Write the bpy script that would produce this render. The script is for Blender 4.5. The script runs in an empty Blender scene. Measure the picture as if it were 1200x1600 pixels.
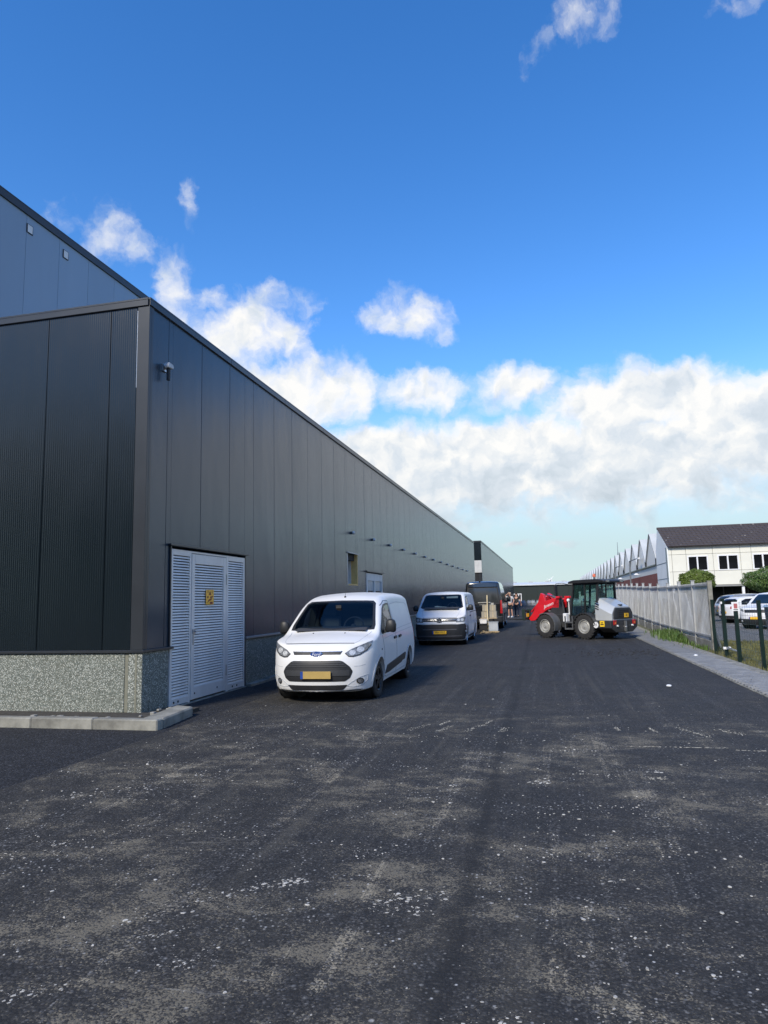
import bpy, bmesh, math, random
import numpy as np
from mathutils import Vector, Matrix
from mathutils.bvhtree import BVHTree
R = math.radians
random.seed(7)
S = bpy.context.scene
C = S.collection

# ------------------------------------------------------------------ camera
cam_d = bpy.data.cameras.new('camera')
cam = bpy.data.objects.new('camera', cam_d)
C.objects.link(cam)
S.camera = cam
cam_d.sensor_fit = 'HORIZONTAL'
cam_d.sensor_width = 36.0
cam_d.lens = 36.0 * 1075 / 1200
cam_d.clip_start = 0.1
cam_d.clip_end = 5000
cam.matrix_world = (Matrix.Translation((0, 0, 1.65)) @ Matrix.Rotation(R(13.124), 4, 'Z')
                    @ Matrix.Rotation(R(90 + 7.422), 4, 'X') @ Matrix.Rotation(R(-1.36), 4, 'Z'))

# ------------------------------------------------------------------ sky, sun, exposure
SUN_EL, SUN_AZ = 38.0, 198.0         # azimuth clockwise from +Y: behind the camera
w = bpy.data.worlds.new('World')
S.world = w
w.use_nodes = True
nt = w.node_tree
nt.nodes.clear()
def nd(tp, **kw):
    n = nt.nodes.new(tp)
    for k, v in kw.items():
        setattr(n, k, v)
    return n
def mth(op, a, b=None, c=None, clamp=False):
    n = nd('ShaderNodeMath', operation=op, use_clamp=clamp)
    for i, v in enumerate((a, b, c)):
        if v is None:
            continue
        if isinstance(v, (int, float)):
            n.inputs[i].default_value = v
        else:
            nt.links.new(v, n.inputs[i])
    return n.outputs[0]
def sstep(v, a, b):
    n = nd('ShaderNodeMapRange', interpolation_type='SMOOTHSTEP')
    nt.links.new(v, n.inputs['Value'])
    n.inputs['From Min'].default_value = a
    n.inputs['From Max'].default_value = b
    return n.outputs['Result']
def wnoise(vec, scale, detail=8, rough=0.55, lac=2.0, dist=0.0):
    n = nd('ShaderNodeTexNoise')
    nt.links.new(vec, n.inputs['Vector'])
    n.inputs['Scale'].default_value = scale
    n.inputs['Detail'].default_value = detail
    n.inputs['Roughness'].default_value = rough
    n.inputs['Lacunarity'].default_value = lac
    n.inputs['Distortion'].default_value = dist
    return n
def vadd(a, b):
    n = nd('ShaderNodeVectorMath', operation='ADD')
    for i, v in enumerate((a, b)):
        if isinstance(v, tuple):
            n.inputs[i].default_value = v
        else:
            nt.links.new(v, n.inputs[i])
    return n.outputs[0]
sky = nd('ShaderNodeTexSky', sky_type='NISHITA', sun_disc=False)
sky.sun_elevation = R(SUN_EL)
sky.sun_rotation = R(SUN_AZ)
sky.air_density = 1.0
sky.dust_density = 0.1
sky.ozone_density = 2.2
hs = nd('ShaderNodeHueSaturation')
hs.inputs['Saturation'].default_value = 1.33
hs.inputs['Hue'].default_value = 0.508
hs.inputs['Value'].default_value = 0.97
nt.links.new(sky.outputs[0], hs.inputs['Color'])
tc = nd('ShaderNodeTexCoord')
sep = nd('ShaderNodeSeparateXYZ')
nt.links.new(tc.outputs['Generated'], sep.inputs[0])
az = mth('MULTIPLY', mth('ARCTAN2', sep.outputs[0], sep.outputs[1]), 57.2958)
el = mth('MULTIPLY', mth('ARCSINE', sep.outputs[2]), 57.2958)
cmb = nd('ShaderNodeCombineXYZ')
nt.links.new(az, cmb.inputs[0])
nt.links.new(el, cmb.inputs[1])
P0 = cmb.outputs[0]
# billowy warp of the az/el plane, then blobs and a cloud bank that runs round the horizon
wn = wnoise(P0, 0.24, 6, 0.62)
wv = nd('ShaderNodeVectorMath', operation='MULTIPLY_ADD')
nt.links.new(wn.outputs['Color'], wv.inputs[0])
wv.inputs[1].default_value = (4.4, 3.4, 0)
wv.inputs[2].default_value = (-2.2, -1.7, 0)
PW = vadd(P0, wv.outputs[0])
sw = nd('ShaderNodeSeparateXYZ')
nt.links.new(PW, sw.inputs[0])
azw, elw = sw.outputs[0], sw.outputs[1]
BLOBS = [  # az, el, half-width, half-height, strength
    (-36.4, 28.0, 3.2, 2.3, .5), (-33.3, 27.2, 2.0, 1.4, .25), (-29.1, 30.5, 1.2, 1.9, .25), (-30.7, 25.3, 1.8, 2.2, .5), (-26.8, 24.0, 2.6, 1.5, .5),
    (-24.6, 21.4, 5.4, 3.0, 1.3), (-21.2, 24.6, 3.2, 1.1, .4), (-20.6, 17.4, 6.8, 3.4, 1.4), (-30, 18, 7, 5, 1.0),
    (-15.5, 17.4, 2.5, 3.0, 1.0), (-11.0, 23.1, 3.9, 2.0, .7), (-7.4, 21.6, 1.7, .7, .3),
    (-9.2, 17.2, 5.0, 2.3, 1.1), (-2.0, 17.0, 4.4, 2.3, 1.2), (7.5, 14.6, 9.5, 3.9, 1.6), (16, 12.4, 9.0, 4.2, 1.6), (27, 14, 9, 4, 1.6),
    (6.2, 41.6, 3.0, 1.7, .3), (1.6, 40.2, 1.8, 1.6, .2), (17.8, 39.6, 2.8, 1.2, .3),
    (-5.7, 6.0, 5.0, 1.0, .45), (-2.6, 4.2, 1.3, .35, .8), (1.3, 4.1, 1.7, .35, .5),
    (52, 24, 13, 5, 1.0), (90, 22, 14, 5, 1.0), (140, 25, 16, 5, .9), (175, 33, 12, 4, .6),
    (-62, 23, 12, 5, 1.0), (-105, 24, 16, 5, .9), (-150, 23, 14, 5, .9), (-110, 58, 12, 6, .3)]
field = None
for (a, e, ra, re, st) in BLOBS:
    dx = mth('MULTIPLY_ADD', azw, 1 / ra, -a / ra)
    dy = mth('MULTIPLY_ADD', elw, 1 / re, -e / re)
    f = mth('MULTIPLY_ADD', mth('MULTIPLY_ADD', dx, dx, mth('MULTIPLY', dy, dy)), -max(st, .55), st)
    field = f if field is None else mth('MAXIMUM', field, f)
field = mth('MAXIMUM', field, -1.5)
cv = nd('ShaderNodeCombineXYZ')
nt.links.new(az, cv.inputs[0])
topn = wnoise(cv.outputs[0], 0.10, 3, 0.5)
bank_top = mth('MULTIPLY_ADD', topn.outputs[0], 4.0, 13.4)
bank = mth('MINIMUM', mth('MULTIPLY', mth('SUBTRACT', bank_top, elw), 0.7), mth('MULTIPLY', mth('SUBTRACT', elw, 5.6), 0.42))
bank = mth('MINIMUM', bank, 1.8)
field = mth('MAXIMUM', field, bank)
N1 = wnoise(PW, 0.28, 9, 0.55)
dens0 = mth('ADD', field, mth('MULTIPLY', mth('SUBTRACT', N1.outputs[0], 0.5), 3.4))
dens = sstep(dens0, -0.2, 1.25)
# light on the billows: compare the billow height with the same a little further up
N2 = wnoise(PW, 0.22, 7, 0.52)
N2b = wnoise(vadd(PW, (-0.45, 0.95, 0)), 0.22, 7, 0.52)
lit = mth('SUBTRACT', N2.outputs[0], N2b.outputs[0])
thick = sstep(dens0, 0.6, 2.4)
br = mth('ADD', mth('MULTIPLY', lit, 2.7), 0.92)
br = mth('SUBTRACT', br, mth('MULTIPLY', thick, 0.15))
lowgrey = sstep(el, 13.5, 5.5)
br = mth('SUBTRACT', br, mth('MULTIPLY', lowgrey, 0.46), clamp=True)
ccol = nd('ShaderNodeValToRGB')
cr = ccol.color_ramp
cr.elements[0].position = 0.0
cr.elements[0].color = (0.50, 0.585, 0.655, 1)
cr.elements[1].position = 1.0
cr.elements[1].color = (1.0, 0.985, 0.95, 1)
e_ = cr.elements.new(0.55)
e_.color = (0.72, 0.78, 0.84, 1)
nt.links.new(br, ccol.inputs[0])
bg1 = nd('ShaderNodeBackground')
nt.links.new(hs.outputs[0], bg1.inputs[0])
bg1.inputs[1].default_value = 0.145
bg2 = nd('ShaderNodeBackground')
nt.links.new(ccol.outputs[0], bg2.inputs[0])
bg2.inputs[1].default_value = 0.585
mx = nd('ShaderNodeMixShader')
nt.links.new(mth('MULTIPLY', dens, 0.97), mx.inputs[0])
bg3 = nd('ShaderNodeBackground')                 # pale haze lying along the whole horizon
bg3.inputs[0].default_value = (0.325, 0.415, 0.44, 1)
bg3.inputs[1].default_value = 1.0
mh = nd('ShaderNodeMixShader')
nt.links.new(mth('MULTIPLY', sstep(el, 19.0, 3.0), 0.95), mh.inputs[0])
nt.links.new(bg1.outputs[0], mh.inputs[1])
nt.links.new(bg3.outputs[0], mh.inputs[2])
nt.links.new(mh.outputs[0], mx.inputs[1])
nt.links.new(bg2.outputs[0], mx.inputs[2])
wo = nd('ShaderNodeOutputWorld')
nt.links.new(mx.outputs[0], wo.inputs[0])

sun_d = bpy.data.lights.new('sun', 'SUN')
sun_d.energy = 2.5
sun_d.angle = R(10)
sun_d.color = (1.0, 0.91, 0.76)
sun = bpy.data.objects.new('sun', sun_d)
C.objects.link(sun)
sd = Vector((math.sin(R(SUN_AZ)) * math.cos(R(SUN_EL)), math.cos(R(SUN_AZ)) * math.cos(R(SUN_EL)), math.sin(R(SUN_EL))))
sun.rotation_euler = sd.to_track_quat('Z', 'Y').to_euler()
S.view_settings.view_transform = 'Standard'
S.view_settings.look = 'None'
S.view_settings.exposure = 0.8
S.view_settings.gamma = 1.0
S.view_settings.use_curve_mapping = False

# ------------------------------------------------------------------ helpers
ORG = {}                       # object name -> origin in the frame of its thing
def gz(x, y):
    """height of the ground: the yard rises gently towards its far end"""
    t = min(1, max(0, (y - 27) / 25.0))
    a = 0.33 * t * t * (3 - 2 * t)
    u = min(1, max(0, (x - 5.0) / 4.0))
    return a * (1 - u * u * (3 - 2 * u))
def tag(o, label=None, cat=None, group=None, kind=None):
    if label: o['label'] = label
    if cat: o['category'] = cat
    if group: o['group'] = group
    if kind: o['kind'] = kind
    return o
def thing(name, label, cat, loc=(0, 0, 0), rz=0.0, group=None, local=False):
    o = bpy.data.objects.new(name, None)
    o.empty_display_size = 0.2
    C.objects.link(o)
    o.location = loc
    o.rotation_euler = (0, 0, rz)
    tag(o, label, cat, group)
    ORG[o.name] = Vector((0, 0, 0)) if local else Vector(loc)
    return o
def link(o, parent, c):
    C.objects.link(o)
    if parent is not None:
        o.parent = parent
        o.location = c - ORG[parent.name]
    else:
        o.location = c
    ORG[o.name] = Vector(c)
    return o
def kids(o):
    return [c for c in bpy.data.objects if c.parent == o]
def copy_tree(o, parent=None):
    c = o.copy()
    C.objects.link(c)
    c.parent = parent
    for ch in list(o.children):
        copy_tree(ch, c)
    return c
class MB:
    """collects faces, then links them as one mesh object"""
    def __init__(self):
        self.v = []
        self.f = []
        self.m = []
    def add(self, vs, fs, mi=0, M=None):
        n = len(self.v)
        for p in vs:
            p = Vector(p)
            self.v.append(M @ p if M else p)
        for q in fs:
            self.f.append([n + i for i in q])
            self.m.append(mi)
        return self
    def box(self, x0, x1, y0, y1, z0, z1, mi=0, M=None):
        vs = [(x, y, z) for z in (z0, z1) for y in (y0, y1) for x in (x0, x1)]
        fs = [(0, 2, 3, 1), (4, 5, 7, 6), (0, 1, 5, 4), (2, 6, 7, 3), (0, 4, 6, 2), (1, 3, 7, 5)]
        return self.add(vs, fs, mi, M)
    def bar(self, a, b, r, r2=None, n=8, mi=0, cap=True, M=None):
        a, b = Vector(a), Vector(b)
        r2 = r if r2 is None else r2
        d = (b - a).normalized()
        u = d.orthogonal().normalized()
        v = d.cross(u)
        vs = []
        for (p, rr) in ((a, r), (b, r2)):
            for i in range(n):
                t = 2 * math.pi * i / n
                vs.append(p + (u * math.cos(t) + v * math.sin(t)) * rr)
        fs = [(i, (i + 1) % n, n + (i + 1) % n, n + i) for i in range(n)]
        if cap:
            fs += [tuple(range(n - 1, -1, -1)), tuple(range(n, 2 * n))]
        return self.add(vs, fs, mi, M)
    def tube(self, pts, r, n=6, mi=0):
        for a, b in zip(pts[:-1], pts[1:]):
            self.bar(a, b, r, n=n, mi=mi)
        return self
    def beam(self, a, b, wd, ht, mi=0, up=(0, 0, 1)):
        a, b = Vector(a), Vector(b)
        d = (b - a).normalized()
        u = d.cross(Vector(up)).normalized()
        v = u.cross(d)
        vs = [p + u * (sx * wd / 2) + v * (sz * ht / 2) for p in (a, b) for sx, sz in ((-1, -1), (1, -1), (1, 1), (-1, 1))]
        return self.add(vs, [(0, 1, 2, 3), (7, 6, 5, 4), (0, 4, 5, 1), (1, 5, 6, 2), (2, 6, 7, 3), (3, 7, 4, 0)], mi)
    def prism(self, poly, lo, hi, axis='x', mi=0, poly2=None):
        """poly in the plane across the axis: x -> (y,z), y -> (x,z), z -> (x,y)"""
        def mk(p, t):
            return {'x': (t, p[0], p[1]), 'y': (p[0], t, p[1]), 'z': (p[0], p[1], t)}[axis]
        n = len(poly)
        vs = [mk(p, lo) for p in poly] + [mk(p, hi) for p in (poly2 or poly)]
        fs = [tuple(range(n)), tuple(range(2 * n - 1, n - 1, -1))] + [(i, n + i, n + (i + 1) % n, (i + 1) % n) for i in range(n)]
        return self.add(vs, fs, mi)
    def lathe(self, prof, n=24, mi=0, axis='x', c=(0, 0, 0), closed=False):
        """prof: list of (t along axis, radius)"""
        vs = []
        for (t, r) in prof:
            for i in range(n):
                a = 2 * math.pi * i / n
                p = (t, r * math.cos(a), r * math.sin(a)) if axis == 'x' else ((r * math.cos(a), t, r * math.sin(a)) if axis == 'y' else (r * math.cos(a), r * math.sin(a), t))
                vs.append(Vector(p) + Vector(c))
        fs = []
        k = len(prof)
        for j in range(k if closed else k - 1):
            j2 = (j + 1) % k
            fs += [(j * n + i, j * n + (i + 1) % n, j2 * n + (i + 1) % n, j2 * n + i) for i in range(n)]
        return self.add(vs, fs, mi)
    def ball(self, c, rx, ry=None, rz=None, n=12, m=8, mi=0):
        ry = ry or rx
        rz = rz or rx
        vs = [(c[0], c[1], c[2] - rz)]
        for j in range(1, m):
            t = math.pi * j / m - math.pi / 2
            for i in range(n):
                a = 2 * math.pi * i / n
                vs.append((c[0] + rx * math.cos(t) * math.cos(a), c[1] + ry * math.cos(t) * math.sin(a), c[2] + rz * math.sin(t)))
        vs.append((c[0], c[1], c[2] + rz))
        fs = [(0, 1 + (i + 1) % n, 1 + i) for i in range(n)]
        for j in range(m - 2):
            fs += [(1 + j * n + i, 1 + j * n + (i + 1) % n, 1 + (j + 1) * n + (i + 1) % n, 1 + (j + 1) * n + i) for i in range(n)]
        b = 1 + (m - 2) * n
        fs += [(b + i, b + (i + 1) % n, len(vs) - 1) for i in range(n)]
        return self.add(vs, fs, mi)
    def build(self, name, mat, parent=None, smooth=False, bevel=0.0, kind=None, fix=True, center=None):
        vs = np.array([tuple(p) for p in self.v], dtype=float)
        c = Vector(center) if center is not None else Vector((vs.min(0) + vs.max(0)) / 2)
        me = bpy.data.meshes.new(name)
        me.from_pydata([tuple(Vector(p) - c) for p in self.v], [], self.f)
        mats = mat if isinstance(mat, (list, tuple)) else [mat]
        for m_ in mats:
            me.materials.append(m_)
        if len(mats) > 1:
            me.polygons.foreach_set('material_index', self.m)
        if fix or bevel:
            bm = bmesh.new()
            bm.from_mesh(me)
            if bevel:
                bmesh.ops.bevel(bm, geom=[e for e in bm.edges if e.calc_face_angle(0) > 0.5], offset=bevel, segments=1, affect='EDGES', clamp_overlap=True)
            if fix:
                bmesh.ops.recalc_face_normals(bm, faces=bm.faces)
            bm.to_mesh(me)
            bm.free()
        if smooth:
            smooth_mesh(me, 35 if smooth is True else smooth)
        o = bpy.data.objects.new(name, me)
        link(o, parent, c)
        if kind:
            o['kind'] = kind
        return o
def smooth_mesh(me, ang=35):
    me.polygons.foreach_set('use_smooth', [True] * len(me.polygons))
    bm = bmesh.new()
    bm.from_mesh(me)
    for e in bm.edges:
        e.smooth = e.calc_face_angle(0) < R(ang)
    bm.to_mesh(me)
    bm.free()
def inst(src, name, parent, c, rot=None, scale=None):
    """another object on the mesh of src, centred on c (frame of the thing)"""
    o = bpy.data.objects.new(name, src.data)
    link(o, parent, Vector(c))
    if rot: o.rotation_euler = rot
    if scale: o.scale = scale
    return o
def text_obj(txt, size, mat, parent, M, name='lettering', extrude=0.002, shear=0.0, sx=1.0):
    cu = bpy.data.curves.new('t', 'FONT')
    cu.body = txt
    cu.size = size
    cu.extrude = extrude
    cu.shear = shear
    cu.align_x = 'CENTER'
    cu.align_y = 'CENTER'
    cu.resolution_u = 3
    t = bpy.data.objects.new('t', cu)
    C.objects.link(t)
    bpy.context.view_layer.update()
    me = bpy.data.meshes.new_from_object(t.evaluated_get(bpy.context.evaluated_depsgraph_get()))
    bpy.data.objects.remove(t)
    me.transform(M @ Matrix.Diagonal((sx, 1, 1, 1)))
    vs = np.empty(len(me.vertices) * 3)
    me.vertices.foreach_get('co', vs)
    vs = vs.reshape(-1, 3)
    c = Vector((vs.min(0) + vs.max(0)) / 2)
    me.transform(Matrix.Translation(-c))
    me.materials.clear()
    me.materials.append(mat)
    me.name = name
    o = bpy.data.objects.new(name, me)
    return link(o, parent, c)

# ------------------------------------------------------------------ materials
class NT:
    def __init__(self, name):
        self.mat = bpy.data.materials.new(name)
        self.mat.use_nodes = True
        self.t = self.mat.node_tree
        self.b = self.t.nodes['Principled BSDF']
    def n(self, tp, **kw):
        n = self.t.nodes.new(tp)
        for k, v in kw.items():
            if k.startswith('i_'):
                n.inputs[k[2:].replace('_', ' ')].default_value = v
            else:
                setattr(n, k, v)
        return n
    def l(self, a, b):
        self.t.links.new(a, b)
    def pos(self):
        return self.n('ShaderNodeNewGeometry').outputs['Position']
    def objc(self):
        return self.n('ShaderNodeTexCoord').outputs['Object']
    def noise(self, vec, scale, detail=4, rough=0.55, dist=0.0):
        n = self.n('ShaderNodeTexNoise', i_Scale=scale, i_Detail=detail, i_Roughness=rough, i_Distortion=dist)
        if vec is not None: self.l(vec, n.inputs['Vector'])
        return n.outputs[0]
    def vor(self, vec, scale, feature='F1', rand=1.0):
        n = self.n('ShaderNodeTexVoronoi', feature=feature, i_Scale=scale, i_Randomness=rand)
        if vec is not None: self.l(vec, n.inputs['Vector'])
        return n
    def scale(self, vec, s, rot=(0, 0, 0)):
        n = self.n('ShaderNodeMapping')
        self.l(vec, n.inputs[0])
        n.inputs['Scale'].default_value = s
        n.inputs['Rotation'].default_value = rot
        return n.outputs[0]
    def ramp(self, f, a, b, ca=(0, 0, 0), cb=(1, 1, 1)):
        n = self.n('ShaderNodeValToRGB')
        e = n.color_ramp.elements
        e[0].position, e[1].position = a, b
        e[0].color = (*ca, 1)
        e[1].color = (*cb, 1)
        self.l(f, n.inputs[0])
        return n.outputs[0]
    def mix(self, f, a, b, mode='MIX'):
        n = self.n('ShaderNodeMix', data_type='RGBA', blend_type=mode)
        for v, s in ((f, n.inputs[0]), (a, n.inputs[6]), (b, n.inputs[7])):
            if isinstance(v, (int, float)): s.default_value = v
            elif isinstance(v, tuple): s.default_value = (*v, 1)
            else: self.l(v, s)
        return n.outputs[2]
    def math(self, op, a, b=None, clamp=False):
        n = self.n('ShaderNodeMath', operation=op, use_clamp=clamp)
        for i, v in enumerate((a, b)):
            if v is None: continue
            if isinstance(v, (int, float)): n.inputs[i].default_value = v
            else: self.l(v, n.inputs[i])
        return n.outputs[0]
    def bump(self, h, strength=0.3, dist=0.01, normal=None):
        n = self.n('ShaderNodeBump', i_Strength=strength, i_Distance=dist)
        self.l(h, n.inputs['Height'])
        if normal is not None: self.l(normal, n.inputs['Normal'])
        self.l(n.outputs[0], self.b.inputs['Normal'])
        return n.outputs[0]
    def set(self, **kw):
        for k, v in kw.items():
            s = self.b.inputs[k.replace('_', ' ')]
            if isinstance(v, (int, float)): s.default_value = v
            elif isinstance(v, tuple): s.default_value = (*v, 1) if len(v) == 3 else v
            else: self.l(v, s)
        return self
PLAIN = {}
def plain(name, col, rough=0.5, metal=0.0, var=0.12, vs=3.0, bump=0.0, bs=60.0, coat=0.0, spec=0.5, rvar=0.08, em=None):
    if name in PLAIN: return PLAIN[name]
    k = NT(name)
    PLAIN[name] = k.mat
    p = k.objc()
    nz = k.noise(p, vs, 5, 0.6)
    dk = tuple(c * (1 - var) for c in col)
    lt = tuple(min(1, c * (1 + var)) for c in col)
    k.set(Base_Color=k.ramp(nz, 0.3, 0.7, dk, lt), Metallic=metal)
    r = k.noise(p, vs * 2.7, 4, 0.6)
    k.set(Roughness=k.math('ADD', rough - rvar / 2, k.math('MULTIPLY', r, rvar), True))
    k.b.inputs['Coat Weight'].default_value = coat
    k.b.inputs['Coat Roughness'].default_value = 0.05
    k.b.inputs['Specular IOR Level'].default_value = spec
    if bump:
        k.bump(k.noise(p, bs, 4, 0.6), bump, 0.004)
    if em:
        k.b.inputs['Emission Color'].default_value = (*em, 1)
        k.b.inputs['Emission Strength'].default_value = 1
    return k.mat
M = {}
def mat_panel(name, col, axis, pitch=0.033, strength=0.25, rough=0.36):
    """pre-coated steel sandwich panel with fine vertical micro ribs"""
    k = NT(name)
    p = k.pos()
    s = k.n('ShaderNodeSeparateXYZ')
    k.l(p, s.inputs[0])
    rib = k.math('SINE', k.math('MULTIPLY', s.outputs[0 if axis == 'x' else 1], 2 * math.pi / pitch))
    wob = k.noise(k.scale(p, (0.9, 0.9, 0.35)), 1.0, 2, 0.5)
    big = k.noise(k.scale(p, (1, 1, 0.25)), 0.8, 5, 0.65)
    oi = k.n('ShaderNodeObjectInfo')
    v = k.math('ADD', k.math('MULTIPLY', big, 0.35), k.math('MULTIPLY', oi.outputs['Random'], 0.18))
    k.set(Base_Color=k.ramp(v, 0.05, 0.5, tuple(c * .86 for c in col), tuple(c * 1.1 for c in col)))
    dirt = k.noise(k.scale(p, (3, 3, 0.5)), 1.5, 6, 0.7)
    k.set(Roughness=k.math('ADD', rough - 0.04, k.math('MULTIPLY', dirt, 0.10)))
    k.b.inputs['Specular IOR Level'].default_value = 0.5
    b1 = k.n('ShaderNodeBump', i_Strength=0.09, i_Distance=0.25)
    k.l(wob, b1.inputs['Height'])
    k.bump(rib, strength, 0.0028, b1.outputs[0])
    return k.mat
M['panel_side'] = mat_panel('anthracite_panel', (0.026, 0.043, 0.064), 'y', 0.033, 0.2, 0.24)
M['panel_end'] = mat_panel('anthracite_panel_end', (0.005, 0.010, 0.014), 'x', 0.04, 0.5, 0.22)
M['panel_far'] = mat_panel('tall_panel_sky_tone', (0.28, 0.38, 0.49), 'y', 0.033, 0.05, 0.30)  # pale blue sky reflection on the tall hall is painted into this base colour
M['trim'] = plain('anthracite_trim', (0.028, 0.032, 0.037), 0.33, 0, 0.12, 1.2)
M['joint'] = plain('joint_black', (0.010, 0.011, 0.012), 0.8)
def mat_aggregate(name, ca, cb, cc):
    k = NT(name)
    p = k.pos()
    v = k.vor(p, 66.0)
    g = k.n('ShaderNodeSeparateColor')
    k.l(v.outputs['Color'], g.inputs[0])
    c1 = k.mix(k.ramp(g.outputs[0], 0.25, 0.6), ca, cb)
    c2 = k.mix(k.ramp(g.outputs[1], 0.62, 0.85), c1, cc)
    edge = k.ramp(v.outputs['Distance'], 0.35, 0.75)
    c3 = k.mix(edge, c2, (0.10, 0.105, 0.09))
    big = k.noise(p, 1.6, 5, 0.6)
    c4 = k.mix(k.math('MULTIPLY', big, 0.5), c3, (0.16, 0.17, 0.13))
    k.set(Base_Color=c4, Roughness=0.85)
    k.bump(k.math('SUBTRACT', 1.0, v.outputs['Distance']), 0.8, 0.006)
    return k.mat
M['aggregate'] = mat_aggregate('exposed_aggregate', (0.10, 0.13, 0.12), (0.26, 0.29, 0.26), (0.62, 0.64, 0.58))
M['sealant'] = plain('joint_sealant', (0.19, 0.19, 0.145), 0.6, 0, 0.1, 8)
M['concrete'] = plain('concrete', (0.27, 0.265, 0.24), 0.9, 0, 0.22, 2.5, 0.5, 90)
M['concrete_old'] = plain('weathered_concrete', (0.225, 0.22, 0.19), 0.92, 0, 0.42, 3.5, 0.8, 60)
M['alu'] = plain('louvre_grey', (0.70, 0.68, 0.645), 0.45, 0.0, 0.12, 1.5)
M['alu_dark'] = plain('void_black', (0.012, 0.014, 0.017), 0.8)
M['steel'] = plain('bare_steel', (0.55, 0.56, 0.57), 0.3, 0.9, 0.1, 6)
M['wood'] = plain('raw_timber', (0.84, 0.55, 0.20), 0.7, 0, 0.15, 5)
M['plaster'] = plain('pale_board', (0.78, 0.76, 0.73), 0.8, 0, 0.08, 3)
M['white'] = plain('white_plastic', (0.78, 0.79, 0.80), 0.4, 0, 0.05, 3)
def thin_glass(name, tint, rough=0.02, ior=1.5):
    k = NT(name)
    k.t.nodes.remove(k.b)
    tr = k.n('ShaderNodeBsdfTransparent')
    k.l(k.ramp(k.noise(k.objc(), 1.5, 4, .6), .3, .7, tuple(c * .92 for c in tint), tint), tr.inputs[0])
    gl = k.n('ShaderNodeBsdfGlossy')
    gl.inputs['Roughness'].default_value = rough
    lw = k.n('ShaderNodeLayerWeight')
    fz = k.math('POWER', lw.outputs['Facing'], 5.0)
    fz = k.math('ADD', 0.04, k.math('MULTIPLY', fz, 0.9))
    mx = k.n('ShaderNodeMixShader')
    k.l(k.math('ADD', fz, 0.02, True), mx.inputs[0])
    k.l(tr.outputs[0], mx.inputs[1])
    k.l(gl.outputs[0], mx.inputs[2])
    k.l(mx.outputs[0], k.t.nodes['Material Output'].inputs[0])
    return k.mat
M['clear_glass'] = thin_glass('windscreen_glass', (0.50, 0.60, 0.64))
M['cab_glass'] = thin_glass('cab_glass', (0.76, 0.90, 0.87))
M['cabin'] = plain('cabin_trim', (0.020, 0.022, 0.026), 0.7, 0, 0.2, 3)
M['black'] = plain('black_plastic', (0.018, 0.019, 0.021), 0.5, 0, 0.25, 5, 0.15, 140)
M['rubber'] = plain('tyre_rubber', (0.022, 0.022, 0.023), 0.82, 0, 0.3, 6, 0.35, 110)
M['paint_white'] = plain('white_car_paint', (0.75, 0.755, 0.755), 0.38, 0, 0.05, 1.2, coat=0.2)
M['seam'] = plain('shut_line', (0.10, 0.105, 0.11), 0.7)
M['seam_soft'] = plain('panel_crease', (0.48, 0.50, 0.52), 0.5)
M['glass'] = plain('tinted_glass', (0.010, 0.020, 0.034), 0.06, 0, 0.35, 1.2, spec=0.75, rvar=0.02)
M['glass_dark'] = plain('window_glass', (0.010, 0.011, 0.013), 0.08, 0, 0.4, 1.0, spec=0.3, rvar=0.02)
M['chrome'] = plain('chrome', (0.65, 0.66, 0.67), 0.28, 1.0, 0.05, 8)
M['lamp_glass'] = plain('headlamp', (0.20, 0.205, 0.21), 0.25, 0.3, 0.7, 22, coat=0.6)
M['lamp_bulb'] = plain('reflector', (0.62, 0.63, 0.63), 0.3, 0.3, 0.4, 40, coat=0.6)
M['red_lamp'] = plain('tail_lamp_red', (0.42, 0.012, 0.014), 0.12, 0, 0.3, 15, coat=1.0)
M['amber'] = plain('amber_lens', (0.75, 0.16, 0.01), 0.15, 0, 0.2, 15, coat=1.0)
M['yellow'] = plain('plate_yellow', (0.80, 0.46, 0.03), 0.45, 0, 0.06, 6)
M['tan'] = plain('plate_ochre', (0.42, 0.29, 0.09), 0.5, 0, 0.1, 4)
M['blue'] = plain('badge_blue', (0.015, 0.06, 0.28), 0.25, 0, 0.1, 8, coat=0.8)
M['rim_black'] = plain('black_alloy', (0.03, 0.03, 0.032), 0.35, 0.4, 0.2, 8)
M['rim_silver'] = plain('silver_alloy', (0.55, 0.56, 0.57), 0.3, 0.7, 0.12, 8)
M['galv'] = plain('galvanised_steel', (0.42, 0.435, 0.44), 0.55, 0.35, 0.22, 1.8, 0.1, 40)
M['green'] = plain('green_powder_coat', (0.004, 0.017, 0.014), 0.4, 0, 0.2, 4)
M['red'] = plain('loader_red', (0.62, 0.014, 0.022), 0.36, 0, 0.12, 3, coat=0.3)
M['silver'] = plain('loader_silver', (0.52, 0.545, 0.55), 0.36, 0.25, 0.06, 2, coat=0.3)
M['ink'] = plain('black_print', (0.015, 0.015, 0.016), 0.6)
M['ink_red'] = plain('brown_red_print', (0.20, 0.03, 0.015), 0.6)
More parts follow.
